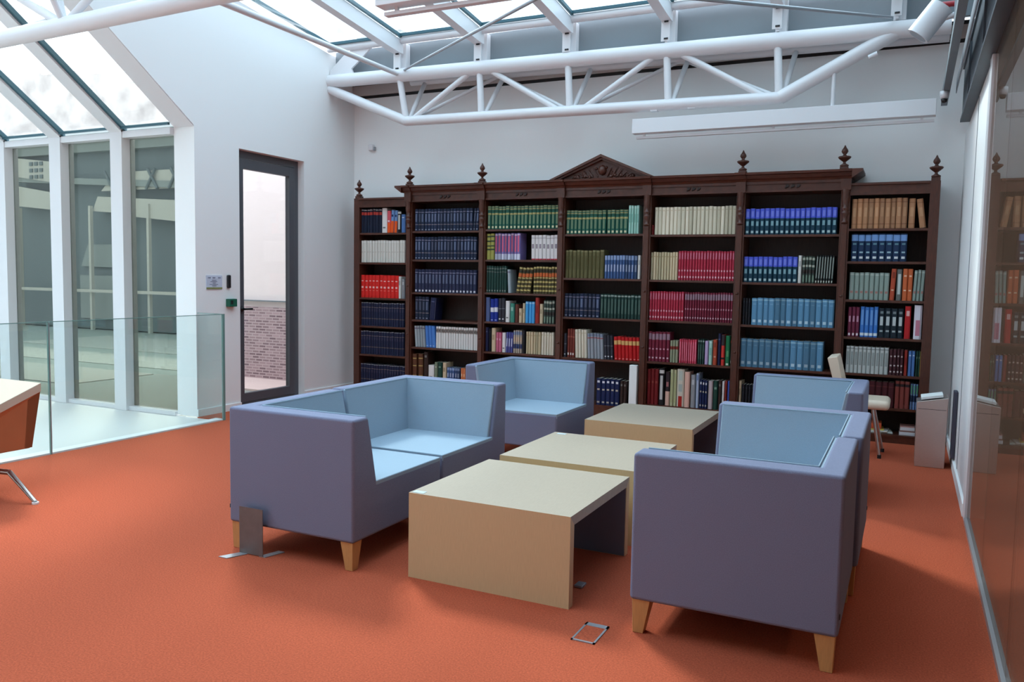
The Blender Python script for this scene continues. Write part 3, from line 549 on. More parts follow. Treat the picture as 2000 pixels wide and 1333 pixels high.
for (x, y, T, lab) in ((-2.085, -4.86, T1, 'nearest'), (-2.06, -3.15, T2, 'middle')):
    o = MB().box(x, x+0.06, y, y+0.035, 0.4115, 0.4125, mat('sticker_pale', (206, 222, 232), 0.3)).build('table_sticker'); tag(o, 'pale sticker on the left corner of the %s coffee table' % lab, 'sticker')

# upright grey plate on feet
t = empty('standing_plate', (-2.98, -5.02, 0)); tag(t, 'grey sheet-metal plate standing upright before the left corner seat', 'plate')
PLT = mat('grey_sheet', (112, 112, 112), 0.45, 0.5, noise=0.1, nscale=20)
q = MB().box(-3.04, -2.885, -5.001, -4.998, 0.004, 0.245, PLT).build('upright_plate', t); q.location = (2.98, 5.02, 0)
q = MB().prism([(-3.035, -5.0), (-2.985, -5.0), (-3.03, -5.10), (-3.085, -5.10)], 0, 0.004, 'z', ALU).build('foot_plate', t); q.location = (2.98, 5.02, 0)
q = MB().prism([(-2.91, -5.0), (-2.87, -5.0), (-2.84, -4.89), (-2.88, -4.89)], 0, 0.004, 'z', ALU).build('foot_plate', t); q.location = (2.98, 5.02, 0)

# floor hatch
t = empty('floor_hatch', (-1.1, -5.05, 0)); tag(t, 'square floor box outlined in steel, set in the carpet', 'floor box')
h = MB()
x0, x1, y0, y1 = -1.152, -1.052, -5.145, -4.962
h.box(x0, x1, y0, y0+0.01, 0, 0.004, ALU).box(x0, x1, y1-0.03, y1, 0, 0.004, ALU).box(x0, x0+0.008, y0, y1, 0, 0.004, ALU).box(x1-0.008, x1, y0, y1, 0, 0.004, ALU)
q = h.build('steel_frame', t); q.location = (1.1, 5.05, 0)
q = MB().box(x0+0.008, x1-0.008, y0+0.01, y1-0.03, 0, 0.003, CARPET).build('carpet_lid', t); q.location = (1.1, 5.05, 0)
o = MB().rbox(-1.345, -1.305, -4.62, -4.56, 0.0, 0.012, ALU, 0.003).build('floor_socket'); tag(o, 'small grey metal floor outlet under the nearest coffee table', 'socket')

# ------------------------------------------------------------------ tub chair at the left edge
t = empty('tub_chair', (-5.4, -5.05, 0)); tag(t, 'beige and tan tub chair on steel legs, cut off by the left picture edge', 'chair')
def PC(name, mb): q = mb.build(name, t); q.location = (5.4, 5.05, 0); return q
TAN = mat('tan_leather', (178, 116, 78), 0.4, noise=0.05, nscale=8); BEI = mat('beige_upholstery', (196, 184, 164), 0.7)
# outer shell: back wall (y=-4.72) and two side walls whose rims fall towards the front
sh = MB()
for x, s in ((-5.0, -1), (-5.72, 1)):
    vs = [(x, -4.72, .65), (x, -5.42, .40), (x+s*0.05, -5.40, .29), (x+s*0.05, -4.75, .29),
          (x+s*0.06, -4.76, .65), (x+s*0.06, -5.42, .40), (x+s*0.1, -5.40, .29), (x+s*0.1, -4.78, .29)]
    sh.add(vs, [(0, 1, 2, 3), (7, 6, 5, 4), (0, 4, 5, 1), (1, 5, 6, 2), (2, 6, 7, 3), (3, 7, 4, 0)], TAN)
sh.add([(-5.0, -4.72, .65), (-5.72, -4.72, .65), (-5.67, -4.75, .29), (-5.05, -4.75, .29), (-5.0, -4.80, .65), (-5.72, -4.80, .65), (-5.67, -4.80, .29), (-5.05, -4.80, .29)],
       [(0, 1, 2, 3), (7, 6, 5, 4), (0, 4, 5, 1), (1, 5, 6, 2), (2, 6, 7, 3), (3, 7, 4, 0)], TAN)
sh.prism([(-5.06, -4.76), (-5.66, -4.76), (-5.66, -5.40), (-5.06, -5.40)], 0.285, 0.32, 'z', TAN)
PC('shell', sh)
ln = MB()
# beige lining: sloping inner faces and rim
ln.prism([(-4.715, .652), (-4.715, .71), (-5.43, .43), (-5.43, .375)], -5.725, -4.995, 'x', BEI, 0.004, 1)
PC('inner_upholstery', ln)
PC('column', MB().tube((-5.36, -5.0, 0.14), (-5.36, -5.0, 0.30), 0.03, CHROME))
for k, (tx, ty) in enumerate(((-4.765, -4.93), (-5.75, -4.56), (-5.85, -5.2), (-5.42, -5.62))):
    hx, hy = -5.36, -5.0; mxx, my = hx+(tx-hx)*0.54, hy+(ty-hy)*0.54
    if k == 0: mxx, my = -5.055, -4.90
    PC('leg', MB().tube((hx, hy, 0.17), (mxx, my, 0.155), 0.018, CHROME, 12).tube((mxx, my, 0.155), (tx, ty, 0.012), 0.017, CHROME, 12, 0.013))
    PC('glide', MB().tube((tx, ty, 0), (tx, ty, 0.012), 0.02, PAPER, 12))

# ------------------------------------------------------------------ cream shell chair by the bookcase
t = empty('shell_chair', (-0.32, -0.62, 0)); tag(t, 'cream moulded chair with steel legs between corner seat and bookcase', 'chair')
def PK(name, mb): q = mb.build(name, t); q.location = (0.32, 0.62, 0); return q
CRM = mat('cream_ply', (226, 208, 186), 0.5)
PK('seat', MB().rbox(-0.50, -0.105, -0.82, -0.42, 0.405, 0.485, CRM, 0.036, 5))
PK('backrest', MB().prism([(-0.505, 0.48), (-0.435, 0.48), (-0.52, 0.83), (-0.60, 0.815)], -0.80, -0.44, 'y', CRM, 0.01, 2).prism([(-0.50, 0.44), (-0.45, 0.44), (-0.455, 0.52), (-0.50, 0.52)], -0.78, -0.46, 'y', CRM, 0.008, 2))
for x, y, bx, by in ((-0.20, -0.74, -0.165, -0.70-0.06), (-0.20, -0.50, -0.15, -0.46), (-0.42, -0.74, -0.52, -0.78), (-0.42, -0.50, -0.52, -0.46)):
    PK('leg', MB().tube((x-0.04, y, 0.43), (bx, by, 0.014), 0.012, CHROME, 10)); PK('leg_cap', MB().tube((bx, by, 0), (bx, by, 0.03), 0.016, BLACK, 10))

# brushed steel stand with booklet
t = empty('steel_stand', (0.2, -0.8, 0)); tag(t, 'brushed steel waist-high stand with slanted top by the right wall', 'stand')
q = MB().prism([(0.095, 0), (0.305, 0), (0.312, 0.56), (0.088, 0.515)], -0.92, -0.66, 'y', BRUSH, 0.003, 1).build('cabinet', t); q.location = (-0.2, 0.8, 0)
q = MB().box(0.1, 0.3, -0.922, -0.919, 0.46, 0.463, BLACK).build('lid_seam', t); q.location = (-0.2, 0.8, 0)
o = MB().prism([(0.12, 0.528), (0.275, 0.56), (0.272, 0.583), (0.117, 0.551)], -0.90, -0.70, 'y', PAPER, 0.002, 1).build('booklet'); tag(o, 'white booklet lying on the steel stand', 'booklet')
# ------------------------------------------------------------------ bookcase
UX = [-6.053+0.04, -5.271, -4.312, -3.364, -2.429, -1.506, -0.573, 0.191-0.04]   # uprights
ZE, ZS, ZTOP = 2.284, 2.345, 2.465
DEP = 0.33
bc = empty('bookcase', (-2.93, 0, 0)); tag(bc, 'long carved dark wooden bookcase of seven bays filling the back wall', 'bookcase')
def PB(name, mb, parent=None):
    q = mb.build(name, parent or bc)
    if parent is None: q.location = (2.93, 0, 0)
    return q
for i, x in enumerate(UX):
    z1 = ZS if i in (0, 7) else ZE+0.02
    mb = MB().box(x-0.04, x+0.04, 0.0, DEP, 0.0, z1, BROWNV)
    if 0 < i < 7:
        mb.rbox(x-0.026, x+0.026, -0.022, 0.002, 0.1, 1.98, BROWNV, 0.006)
        mb.box(x-0.042, x+0.042, -0.03, 0.002, 0.0, 0.12, BROWNV)
        for zz in (0.75, 1.32): mb.lathe([(0.0, zz-0.012), (0.012, zz-0.008), (0.014, zz), (0.012, zz+0.008), (0, zz+0.012)], x, -0.024, BROWNV, 10)
    up = PB('upright', mb)
    if 0 < i < 7:
        pr = [(0.018, 1.98), (0.03, 1.985), (0.03, 2.0), (0.018, 2.01), (0.024, 2.05), (0.032, 2.07), (0.032, 2.085), (0.02, 2.095), (0.032, 2.11), (0.032, 2.125), (0.02, 2.135), (0.03, 2.17), (0.036, 2.21), (0.03, 2.25), (0.036, 2.27), (0.036, 2.29)]
        PB('turned_capital', MB().lathe(pr, x, -0.012, BROWNV, 16))
# shelves per bay
SHZ = {}
for bay, row, z, segs in SHELVES: SHZ.setdefault(bay, []).append(z)
SHZ[1] = [1.935, 1.585, 1.164, 0.825, 0.482, 0.094]; SHZ[3] = SHZ[3]
SHZ[4].append(0.06) if min(SHZ[4]) > 0.15 else None
SHZ[7].append(0.075)
for bay, zs in SHZ.items():
    x0, x1 = UX[bay-1]+0.04, UX[bay]-0.04
    for z in zs: PB('shelf', MB().box(x0, x1, 0.008, DEP-0.02, z-0.022, z, BROWN))
    PB('back_panel', MB().box(x0-0.03, x1+0.03, DEP-0.02, DEP, 0.0, 2.33, BACKP))
    z0 = min(zs)-0.022
    PB('plinth', MB().box(x0, x1, 0.012, 0.04, 0.0, max(z0, 0.05), BROWN))
    if bay in (1, 7):
        PB('side_frieze', MB().box(x0, x1, 0.0, 0.03, 2.235, ZS, BROWN).box(x0, x1, -0.012, 0.0, 2.235, 2.262, BROWN).rbox(x0, x1, -0.02, DEP, ZS-0.024, ZS, BROWN, 0.005))
    else:
        fr = MB().box(x0-0.04, x1+0.04, 0.0, DEP, ZE, ZE+0.10, BROWN)
        fr.box(x0, x1, -0.014, 0.0, ZE, ZE+0.018, BROWN).box(x0, x1, -0.014, 0.0, ZE+0.075, ZE+0.10, BROWN)
        PB('frieze', fr)
        cm = (x0+x1)/2
        for d in (-0.05, 0.0, 0.05):
            PB('carved_leaf', MB().prism([(cm+d-0.018, ZE+0.03), (cm+d+0.014, ZE+0.04), (cm+d+0.024, ZE+0.06), (cm+d-0.006, ZE+0.068)], -0.014, 0.0, 'y', BACKP, 0.004, 1))
# cornice: stepped, breaking forward at the uprights
def cornice(x0, x1, extra):
    p = [(-0.02-extra, ZE+0.10), (-0.03-extra, ZE+0.115), (-0.045-extra, ZE+0.125), (-0.06-extra, ZE+0.155), (-0.085-extra, ZE+0.16), (-0.09-extra, ZTOP), (DEP, ZTOP), (DEP, ZE+0.10)]
    return MB().prism(p, x0, x1, 'x', BROWN)
for i in range(1, 6):
    PB('cornice', cornice(UX[i]+0.05 if i > 1 else UX[i]+0.05, UX[i+1]-0.05, 0.0))
for i in range(1, 7):
    x = UX[i]; w2 = 0.05
    mb = cornice(x-w2, x+w2, 0.022); mb.box(x-0.045, x+0.045, -0.04, 0.0, ZE, ZE+0.10, BROWNV)
    if i == 1: mb.prism([(x-w2, ZE+0.1), (x-w2-0.09, ZTOP-0.02), (x-w2-0.09, ZTOP), (x-w2, ZTOP)], -0.1, DEP, 'y', BROWN)
    if i == 6: mb.prism([(x+w2, ZE+0.1), (x+w2+0.09, ZTOP-0.02), (x+w2+0.09, ZTOP), (x+w2, ZTOP)], -0.1, DEP, 'y', BROWN)
    PB('cornice_break', mb)
# finials
FP = [(0.030, 0), (0.038, 0.01), (0.038, 0.02), (0.014, 0.035), (0.012, 0.05), (0.03, 0.065), (0.052, 0.085), (0.058, 0.097), (0.05, 0.104), (0.02, 0.11), (0.012, 0.122), (0.022, 0.135), (0.030, 0.15), (0.026, 0.168), (0.012, 0.19), (0.005, 0.208), (0.0, 0.215)]
for x, z in ((-6.02, ZS), (-5.285, ZTOP), (-4.335, ZTOP), (-1.506, ZTOP), (-0.60, ZTOP), (0.152, ZS)):
    y = 0.06 if z == ZS else 0.03
    f = PB('finial', MB().lathe([(r, z+0.03+h*0.93) for r, h in FP], x, y, BROWNV, 20))
    PB('finial_block', MB().rbox(x-0.036, x+0.036, y-0.036, y+0.036, z-0.005 if z == ZTOP else z-0.09, z+0.032, BROWNV, 0.004))
# pediment
xa, xb, xm, zp = -3.47, -2.345, -2.905, ZTOP+0.235
pd = MB().prism([(xa+0.06, ZTOP), (xb-0.06, ZTOP), (xm, zp-0.03)], -0.03, 0.06, 'y', BROWN)
for (ax, az), (bx, bz) in (((xa, ZTOP), (xm, zp)), ((xm, zp), (xb, ZTOP))):
    s = 1 if ax == xa else -1
    k = 0.235/(xm-xa)
    if s == 1: poly = [(ax, az), (ax+0.10, az), (bx, bz-0.045), (bx, bz)]; po2 = [(ax, az), (ax+0.05, az), (bx, bz-0.022), (bx, bz+0.006)]
    else: poly = [(ax, az), (ax, az-0.045), (bx-0.10, bz), (bx, bz)]; po2 = [(ax, az+0.006), (ax, az-0.022), (bx-0.05, bz), (bx, bz)]
    pd.prism(poly, -0.075, 0.0, 'y', BROWN); pd.prism(po2, -0.105, 0.0, 'y', BROWN)
PED = PB('pediment', pd)
cv = MB(); random.seed(11)
for k in range(46):
    u = random.uniform(-1, 1); hh = (1-abs(u))*0.135
    x = xm+u*0.33; z = ZTOP+0.012+random.uniform(0, 1)*max(hh, 0.008)
    r = random.uniform(0.010, 0.022)
    cv.lathe([(0, z-r), (r*0.8, z-r*0.5), (r, z), (r*0.7, z+r*0.6), (0, z+r)], x, -0.034, BROWNV, 8)
for s in (-1, 1):
    for k in range(5):
        x0 = xm+s*(0.05+k*0.055); cv.tube((x0, -0.04, ZTOP+0.02), (x0+s*0.05, -0.045, ZTOP+0.02+0.09*(1-k/5.5)), 0.010, BROWNV, 8, 0.004)
cv.lathe([(0, ZTOP+0.03), (0.035, ZTOP+0.05), (0.045, ZTOP+0.085), (0.035, ZTOP+0.12), (0, ZTOP+0.14)], xm, -0.038, BROWNV, 14)
cv.build('carving', PED)

# ------------------------------------------------------------------ books
# binding: (label words, spine colour, [(z0, z1, colour, 'f' full width / 'm' label in the middle)], pages colour)
GOLD = (186, 160, 96); PL = (214, 214, 208)
ST = {
 'navy_red': ('navy volume with red label band', (26, 36, 62), [(.74, .86, (190, 62, 52), 'f'), (.93, .96, PL, 'f')]),
 'white_thick': ('white-spined book', (236, 234, 230), [(.18, .24, (120, 120, 120), 'm')]),
 'pink_orange': ('pink and orange book', (226, 96, 108), [(.0, .45, (246, 92, 34), 'f'), (.5, .56, (240, 220, 220), 'm')]),
 'blue_orange': ('pale blue and orange book', (120, 156, 206), [(.0, .52, (248, 98, 36), 'f'), (.7, .8, (42, 60, 110), 'm')]),
 'black_white': ('black book with white lettering', (30, 30, 34), [(.15, .8, (200, 200, 196), 'm'), (.86, .95, (210, 210, 206), 'f')]),
 'blue_plain': ('plain blue book', (84, 124, 182), [(.8, .85, (200, 210, 224), 'm')]),
 'offwhite_set': ('off-white volume', (226, 224, 214), [(.9, .94, (240, 240, 234), 'f'), (.45, .5, (206, 200, 190), 'm')]),
 'offwhite': ('off-white book', (226, 224, 216), [(.6, .8, (180, 180, 176), 'm')]),
 'red_specks': ('bright red volume with white specks', (228, 40, 34), [(.72, .76, (246, 190, 184), 'm'), (.42, .5, (246, 190, 184), 'm'), (.3, .33, (236, 120, 110), 'm')]),
 'grey_plain': ('grey book', (150, 154, 158), [(.7, .85, (196, 198, 200), 'm')]),
 'navy_gold': ('navy volume with dull gold lines', (34, 42, 76), [(.78, .81, (120, 108, 110), 'f'), (.62, .74, (66, 64, 92), 'm'), (.3, .33, (112, 100, 96), 'f'), (.97, 1, (150, 150, 156), 'f')]),
 'navy_grey': ('navy volume with greyish spine lines', (34, 48, 76), [(.84, .87, (140, 138, 158), 'f'), (.42, .78, (92, 102, 128), 'm'), (.28, .31, (130, 120, 124), 'f'), (.05, .09, (140, 144, 160), 'm')]),
 'navy_foot': ('navy volume with pale foot label', (44, 50, 84), [(.84, .87, (140, 138, 158), 'f'), (.4, .78, (92, 100, 126), 'm'), (.04, .12, (206, 206, 214), 'm')]),
 'navy_plain': ('plain navy book', (30, 38, 78), [(.8, .84, (90, 96, 130), 'm')]),
 'grey_leaning': ('pale grey slanting book', (160, 170, 174), [(.85, .92, (120, 116, 128), 'f')]),
 'bright_blue': ('bright blue slanting book', (76, 132, 208), [(.06, .1, (160, 190, 230), 'm')]),
 'white_dark_head': ('white volume with dark mark at head', (232, 232, 228), [(.72, .9, (150, 140, 132), 'f'), (.78, .84, (84, 76, 76), 'm')]),
 'brown_gold': ('brown leather book with gilt bands', (112, 70, 46), [(.8, .84, GOLD, 'f'), (.5, .54, GOLD, 'f'), (.1, .14, GOLD, 'f')]),
 'dark_brown': ('dark brown book', (62, 44, 38), [(.8, .88, (120, 116, 112), 'm')]),
 'sage': ('sage green book', (128, 142, 118), [(.7, .76, (200, 200, 180), 'm')]),
 'dark_green': ('dark green book', (30, 74, 62), [(.7, .78, (120, 150, 130), 'm')]),
 'beige': ('beige book', (214, 194, 160), [(.5, .72, (170, 150, 120), 'm')]),
 'blue_mix': ('blue paperback with pale edge', (62, 88, 134), [(.8, .98, (134, 152, 184), 'f'), (.3, .6, (150, 160, 184), 'm')]),
 'orange_plain': ('orange book', (222, 132, 84), [(.4, .6, (240, 190, 150), 'm')]),
 'green_gold': ('green volume with gold-banded head', (34, 104, 88), [(.94, .98, (150, 146, 104), 'f'), (.84, .90, (146, 142, 98), 'f'), (.76, .80, (40, 84, 66), 'f'), (.62, .70, (176, 164, 108), 'f'), (.22, .6, (108, 132, 104), 'm'), (.05, .14, (214, 208, 168), 'm')]),
 'olive_bands': ('yellow-green banded book', (168, 164, 84), [(.86, .92, (60, 80, 60), 'f'), (.68, .74, (60, 80, 60), 'f'), (.5, .55, (60, 80, 60), 'f'), (.36, .42, (60, 80, 60), 'f')]),
 'violet_pink': ('violet and pink book with pale foot', (126, 112, 168), [(.0, .22, (206, 206, 222), 'f'), (.3, .9, (196, 92, 124), 'm'), (.92, .96, (220, 200, 210), 'f')]),
 'white_redfoot': ('white volume with red foot', (230, 224, 222), [(.0, .05, (196, 48, 66), 'f'), (.46, .64, (150, 138, 146), 'm'), (.86, .9, (190, 180, 184), 'f')]),
 'dark_green_set': ('dark green volume with grey head', (36, 74, 66), [(.88, .92, (120, 128, 122), 'f'), (.76, .79, (110, 120, 112), 'f'), (.05, .1, (140, 146, 138), 'm')]),
 'gold_orange': ('gilt-banded volume with orange label', (88, 78, 48), [(.92, .98, (196, 178, 116), 'f'), (.80, .86, (50, 50, 40), 'f'), (.62, .76, (206, 104, 54), 'f'), (.56, .6, (200, 180, 120), 'f'), (.4, .46, (196, 178, 110), 'f'), (.24, .3, (190, 172, 104), 'f'), (.08, .14, (196, 178, 110), 'f')]),
 'steel_blue': ('steel blue book', (88, 104, 148), []),
 'royal_label': ('royal blue book with white label', (34, 60, 168), [(.42, .62, (226, 228, 236), 'f'), (.05, .09, (170, 180, 220), 'm')]),
 'charcoal_foot': ('charcoal book', (56, 58, 68), [(.1, .15, (210, 210, 214), 'm'), (.55, .58, (120, 120, 126), 'f')]),
 'sea_green': ('sea green book', (64, 140, 122), [(.6, .8, (150, 190, 176), 'm')]),
 'brown_plain': ('brown book', (112, 60, 48), []),
 'sky_blue': ('sky blue book', (74, 166, 226), [(.9, .97, (160, 206, 236), 'f')]),
 'brick_red': ('brick red book', (176, 56, 46), [(.4, .7, (150, 40, 36), 'm')]),
 'greygreen_bands': ('grey-green volume with pale bands', (70, 84, 76), [(.86, .95, (168, 172, 156), 'f'), (.6, .68, (176, 178, 162), 'f'), (.36, .5, (60, 52, 48), 'f'), (.05, .3, (120, 140, 122), 'm')]),
 'black_plain': ('black book', (26, 28, 36), [(.85, .88, (70, 74, 84), 'm')]),
 'pink_plain': ('pink book', (206, 108, 136), [(.6, .7, (230, 170, 186), 'm')]),
 'purple_blue': ('purple-blue book', (88, 90, 160), [(.3, .7, (196, 200, 226), 'm')]),
 'beige_blue': ('beige and blue patterned book', (190, 176, 160), [(.2, .4, (66, 82, 130), 'f'), (.5, .7, (224, 190, 160), 'm'), (.8, .95, (130, 146, 176), 'f')]),
 'beige_set': ('beige volume', (206, 190, 154), [(.82, .86, (176, 156, 116), 'm')]),
 'cream_set': ('cream volume', (228, 220, 198), [(.86, .9, (206, 194, 164), 'm')]),
 'mint': ('pale mint volume', (166, 212, 196), [(.9, .96, (196, 226, 214), 'f'), (.4, .7, (130, 186, 170), 'm')]),
 'olive_set': ('olive volume', (112, 106, 66), [(.94, .98, (140, 134, 96), 'f'), (.3, .8, (98, 92, 54), 'm')]),
 'dark_green_pale': ('dark green volume with pale rules', (34, 68, 62), [(.9, .96, (150, 164, 156), 'f'), (.2, .8, (84, 112, 102), 'm')]),
 'brick_red_foot': ('brick red volume with white foot label', (142, 62, 50), [(.08, .16, (230, 224, 216), 'm'), (.7, .75, (170, 96, 80), 'f')]),
 'grey_set': ('grey slanting volume with red rule', (158, 164, 172), [(.80, .84, (160, 74, 74), 'f'), (.88, .98, (130, 140, 160), 'f')]),
 'red_yellow': ('bright red slanting volume with yellow label', (218, 28, 32), [(.66, .84, (224, 176, 110), 'f'), (.05, .08, (240, 160, 150), 'm')]),
 'navy_dots': ('navy volume with white head label', (26, 42, 92), [(.84, .92, (228, 230, 236), 'm'), (.56, .62, (196, 186, 160), 'm'), (.08, .14, (180, 176, 160), 'm')]),
 'dark_red': ('dark red book', (132, 28, 32), [(.6, .66, (160, 70, 60), 'm')]),
 'cream_mix': ('cream paper-covered book', (222, 212, 188), [(.86, .9, (206, 190, 160), 'm')]),
 'crimson_set': ('crimson volume with pale lettering', (186, 48, 72), [(.72, .94, (206, 112, 132), 'm'), (.3, .36, (226, 170, 180), 'm'), (.08, .14, (232, 190, 196), 'm')]),
 'maroon_grey': ('maroon volume with greyish band', (138, 38, 62), [(.74, .94, (158, 126, 140), 'f'), (.4, .45, (200, 150, 164), 'm'), (.1, .15, (210, 180, 188), 'm')]),
 'sage_red': ('sage volume with red band', (156, 160, 132), [(.6, .74, (150, 50, 44), 'f')]),
 'pink_reds': ('rose-red book', (206, 70, 92), [(.1, .9, (226, 120, 140), 'm')]),
 'lilac': ('lilac book', (196, 172, 212), []),
 'rust': ('rust-red book', (184, 78, 52), [(.3, .35, (220, 170, 140), 'm'), (.7, .9, (150, 60, 40), 'm')]),
 'red_black': ('red and black book', (216, 60, 52), [(.65, 1, (56, 50, 56), 'f'), (.2, .26, (40, 36, 40), 'f')]),
 'bright_green': ('bright green book', (34, 136, 88), [(.3, .5, (90, 160, 110), 'm'), (.02, .08, (230, 230, 210), 'm')]),
 'black_red': ('black book with red head', (44, 48, 46), [(.86, .96, (196, 60, 48), 'f'), (.1, .2, (200, 200, 190), 'm')]),
 'black_pink': ('black book with pink foot', (52, 40, 46), [(.0, .42, (228, 186, 168), 'f'), (.56, .7, (170, 110, 110), 'm')]),
 'pale_green_set': ('pale green patterned volume', (196, 198, 156), [(.1, .9, (180, 184, 136), 'm')]),
 'floral_red': ('white and red floral book', (214, 208, 190), [(.0, .28, (196, 44, 34), 'm'), (.4, .6, (176, 186, 178), 'm'), (.7, .95, (190, 200, 190), 'm')]),
 'pale_pink': ('pale pink book', (232, 186, 168), []),
 'light_blue': ('light blue tall book', (176, 192, 216), [(.8, .95, (120, 140, 180), 'm')]),
 'pinkish_grey': ('pinkish grey book', (196, 180, 182), []),
 'royal_plain': ('royal blue book', (68, 94, 182), []),
 'royal_teal': ('teal volume with royal blue head', (18, 66, 88), [(.62, 1, (84, 98, 214), 'f'), (.68, .9, (120, 132, 226), 'm'), (.34, .52, (130, 170, 178), 'm'), (.06, .15, (176, 200, 200), 'm')]),
 'black_pale': ('black volume with pale spine rule', (34, 40, 40), [(.18, .95, (140, 148, 140), 'm'), (.03, .1, (200, 206, 190), 'm')]),
 'steel_blue_set': ('steel blue volume', (88, 136, 170), [(.90, .95, (140, 176, 196), 'f'), (.10, .2, (178, 204, 216), 'm'), (.76, .8, (110, 154, 184), 'm')]),
 'tan_set': ('tan leather volume', (184, 132, 96), [(.86, .88, (150, 100, 70), 'f'), (.14, .16, (150, 100, 70), 'f'), (.4, .7, (198, 150, 112), 'm')]),
 'tan_single': ('tan leather volume leaning away', (184, 132, 96), [(.86, .88, (150, 100, 70), 'f'), (.4, .7, (198, 150, 112), 'm')]),
 'navy_bluehead': ('navy volume with light blue head', (24, 54, 92), [(.74, .96, (120, 160, 214), 'f'), (.6, .66, (100, 140, 150), 'm'), (.3, .36, (150, 180, 190), 'm'), (.1, .18, (220, 226, 226), 'm')]),
 'sage_grey': ('sage-grey volume', (146, 162, 154), [(.9, .95, (180, 190, 182), 'f'), (.24, .32, (170, 120, 112), 'm')]),
 'grey_white': ('dark grey book with white label', (108, 110, 106), [(.2, .85, (196, 206, 200), 'm')]),
 'orange_rust': ('orange-rust book', (206, 104, 60), [(.3, .34, (236, 200, 170), 'm'), (.75, .8, (236, 190, 160), 'm')]),
 'maroon_white': ('plum volume with white dots', (126, 44, 72), [(.04, .12, (230, 220, 224), 'm'), (.5, .7, (190, 140, 160), 'm')]),
 'bright_blue_foot': ('bright blue volume with white foot', (62, 122, 200), [(.05, .14, (226, 234, 240), 'f'), (.4, .9, (110, 160, 220), 'm')]),
 'black_title': ('black volume with white title', (26, 42, 54), [(.42, .72, (196, 204, 204), 'm'), (.2, .26, (170, 180, 180), 'm'), (.82, .9, (120, 130, 134), 'm')]),
 'scarlet': ('scarlet book with white lettering', (214, 38, 42), [(.7, .86, (236, 180, 176), 'm')]),
 'white_pink': ('tall white book with pink lettering', (232, 226, 236), [(.1, .56, (208, 130, 150), 'm')]),
 'pale_grey_set': ('pale grey volume with dark lettering', (196, 202, 198), [(.3, .8, (150, 158, 156), 'm'), (.9, .93, (120, 126, 124), 'f')]),
 'dark_maroon': ('dark maroon volume with white dots', (82, 40, 48), [(.7, .76, (190, 176, 172), 'm'), (.34, .4, (190, 176, 172), 'm'), (.1, .16, (200, 190, 186), 'm')]),
 'yellow_plain': ('yellow book', (220, 178, 96), []),
 'dark_maroon_plain': ('dark maroon volume', (82, 26, 34), [(.8, .84, (110, 50, 50), 'f')]),
 'brick_black': ('brick volume with black band', (150, 72, 64), [(.8, .9, (44, 30, 32), 'f')]),
 'blue_green_mix': ('blue and green paperback', (110, 136, 180), [(.3, .55, (32, 52, 84), 'f'), (.6, .95, (90, 150, 110), 'm')]),
}
def bmat(rgb):
    k = 0.84 if sum(rgb) < 300 else 0.94
    rgb = tuple(int(v*k) for v in rgb)
    return mat('binding_%d_%d_%d' % rgb, rgb, 0.6, spec=0.3)
PAGE = mat('page_edges', (206, 200, 184), 0.9)
def book_shape(mb, w, h, d, st, tint=1.0):
    """spine towards -y, standing on z=0, centred in x"""
    words, base, bands = ST[st]
    tm = lambda c: bmat(tuple(min(255, int(round(v*tint/4.0)*4)) for v in c)) if tint != 1.0 else bmat(c)
    cut = {0.0, 1.0}
    for z0, z1, c, k in bands: cut |= {z0, z1}
    cut = sorted(cut); X = [-w/2, -w*0.27, w*0.27, w/2]; Y = [0.010, 0.0, 0.0, 0.010]
    def col(z, k):
        c = base
        for z0, z1, cc, kk in bands:
            if z0 <= z < z1 and (kk == 'f' or k == 1): c = cc
        return tm(c)
    for a, b in zip(cut[:-1], cut[1:]):
        zm = (a+b)/2
        for k in range(3):
            mb.add([(X[k], Y[k], a*h), (X[k+1], Y[k+1], a*h), (X[k+1], Y[k+1], b*h), (X[k], Y[k], b*h)], [(0, 1, 2, 3)], col(zm, k))
    B = tm(base); t = min(0.003, w*0.15)
    mb.add([(X[i], Y[i], h) for i in range(4)]+[(w/2, 0.012, h), (-w/2, 0.012, h)], [(0, 1, 2, 3, 4, 5)], B)
    mb.add([(X[i], Y[i], 0) for i in range(4)]+[(w/2, 0.012, 0), (-w/2, 0.012, 0)], [(5, 4, 3, 2, 1, 0)], B)
    for s in (-1, 1): mb.box(min(s*w/2, s*(w/2-t)), max(s*w/2, s*(w/2-t)), 0.010, d, 0, h, B)
    mb.box(-w/2+t, w/2-t, 0.008, d-0.004, 0.003, h-0.004, PAGE)
ORD = ['first', 'second', 'third', 'fourth', 'fifth', 'sixth', 'seventh', 'eighth', 'ninth', 'tenth', 'eleventh', 'twelfth', 'thirteenth', 'fourteenth', 'fifteenth', 'sixteenth', 'seventeenth', 'eighteenth', 'nineteenth', 'twentieth', 'twenty-first', 'twenty-second', 'twenty-third', 'twenty-fourth', 'twenty-fifth', 'twenty-sixth', 'twenty-seventh', 'twenty-eighth', 'twenty-ninth', 'thirtieth', 'thirty-first', 'thirty-second', 'thirty-third', 'thirty-fourth']
SHN = ['top', 'second', 'third', 'fourth', 'fifth', 'sixth']
BAYN = ['leftmost bay', 'second bay', 'third bay', 'middle bay', 'fifth bay', 'sixth bay', 'rightmost bay']
random.seed(21)
rest = MB()
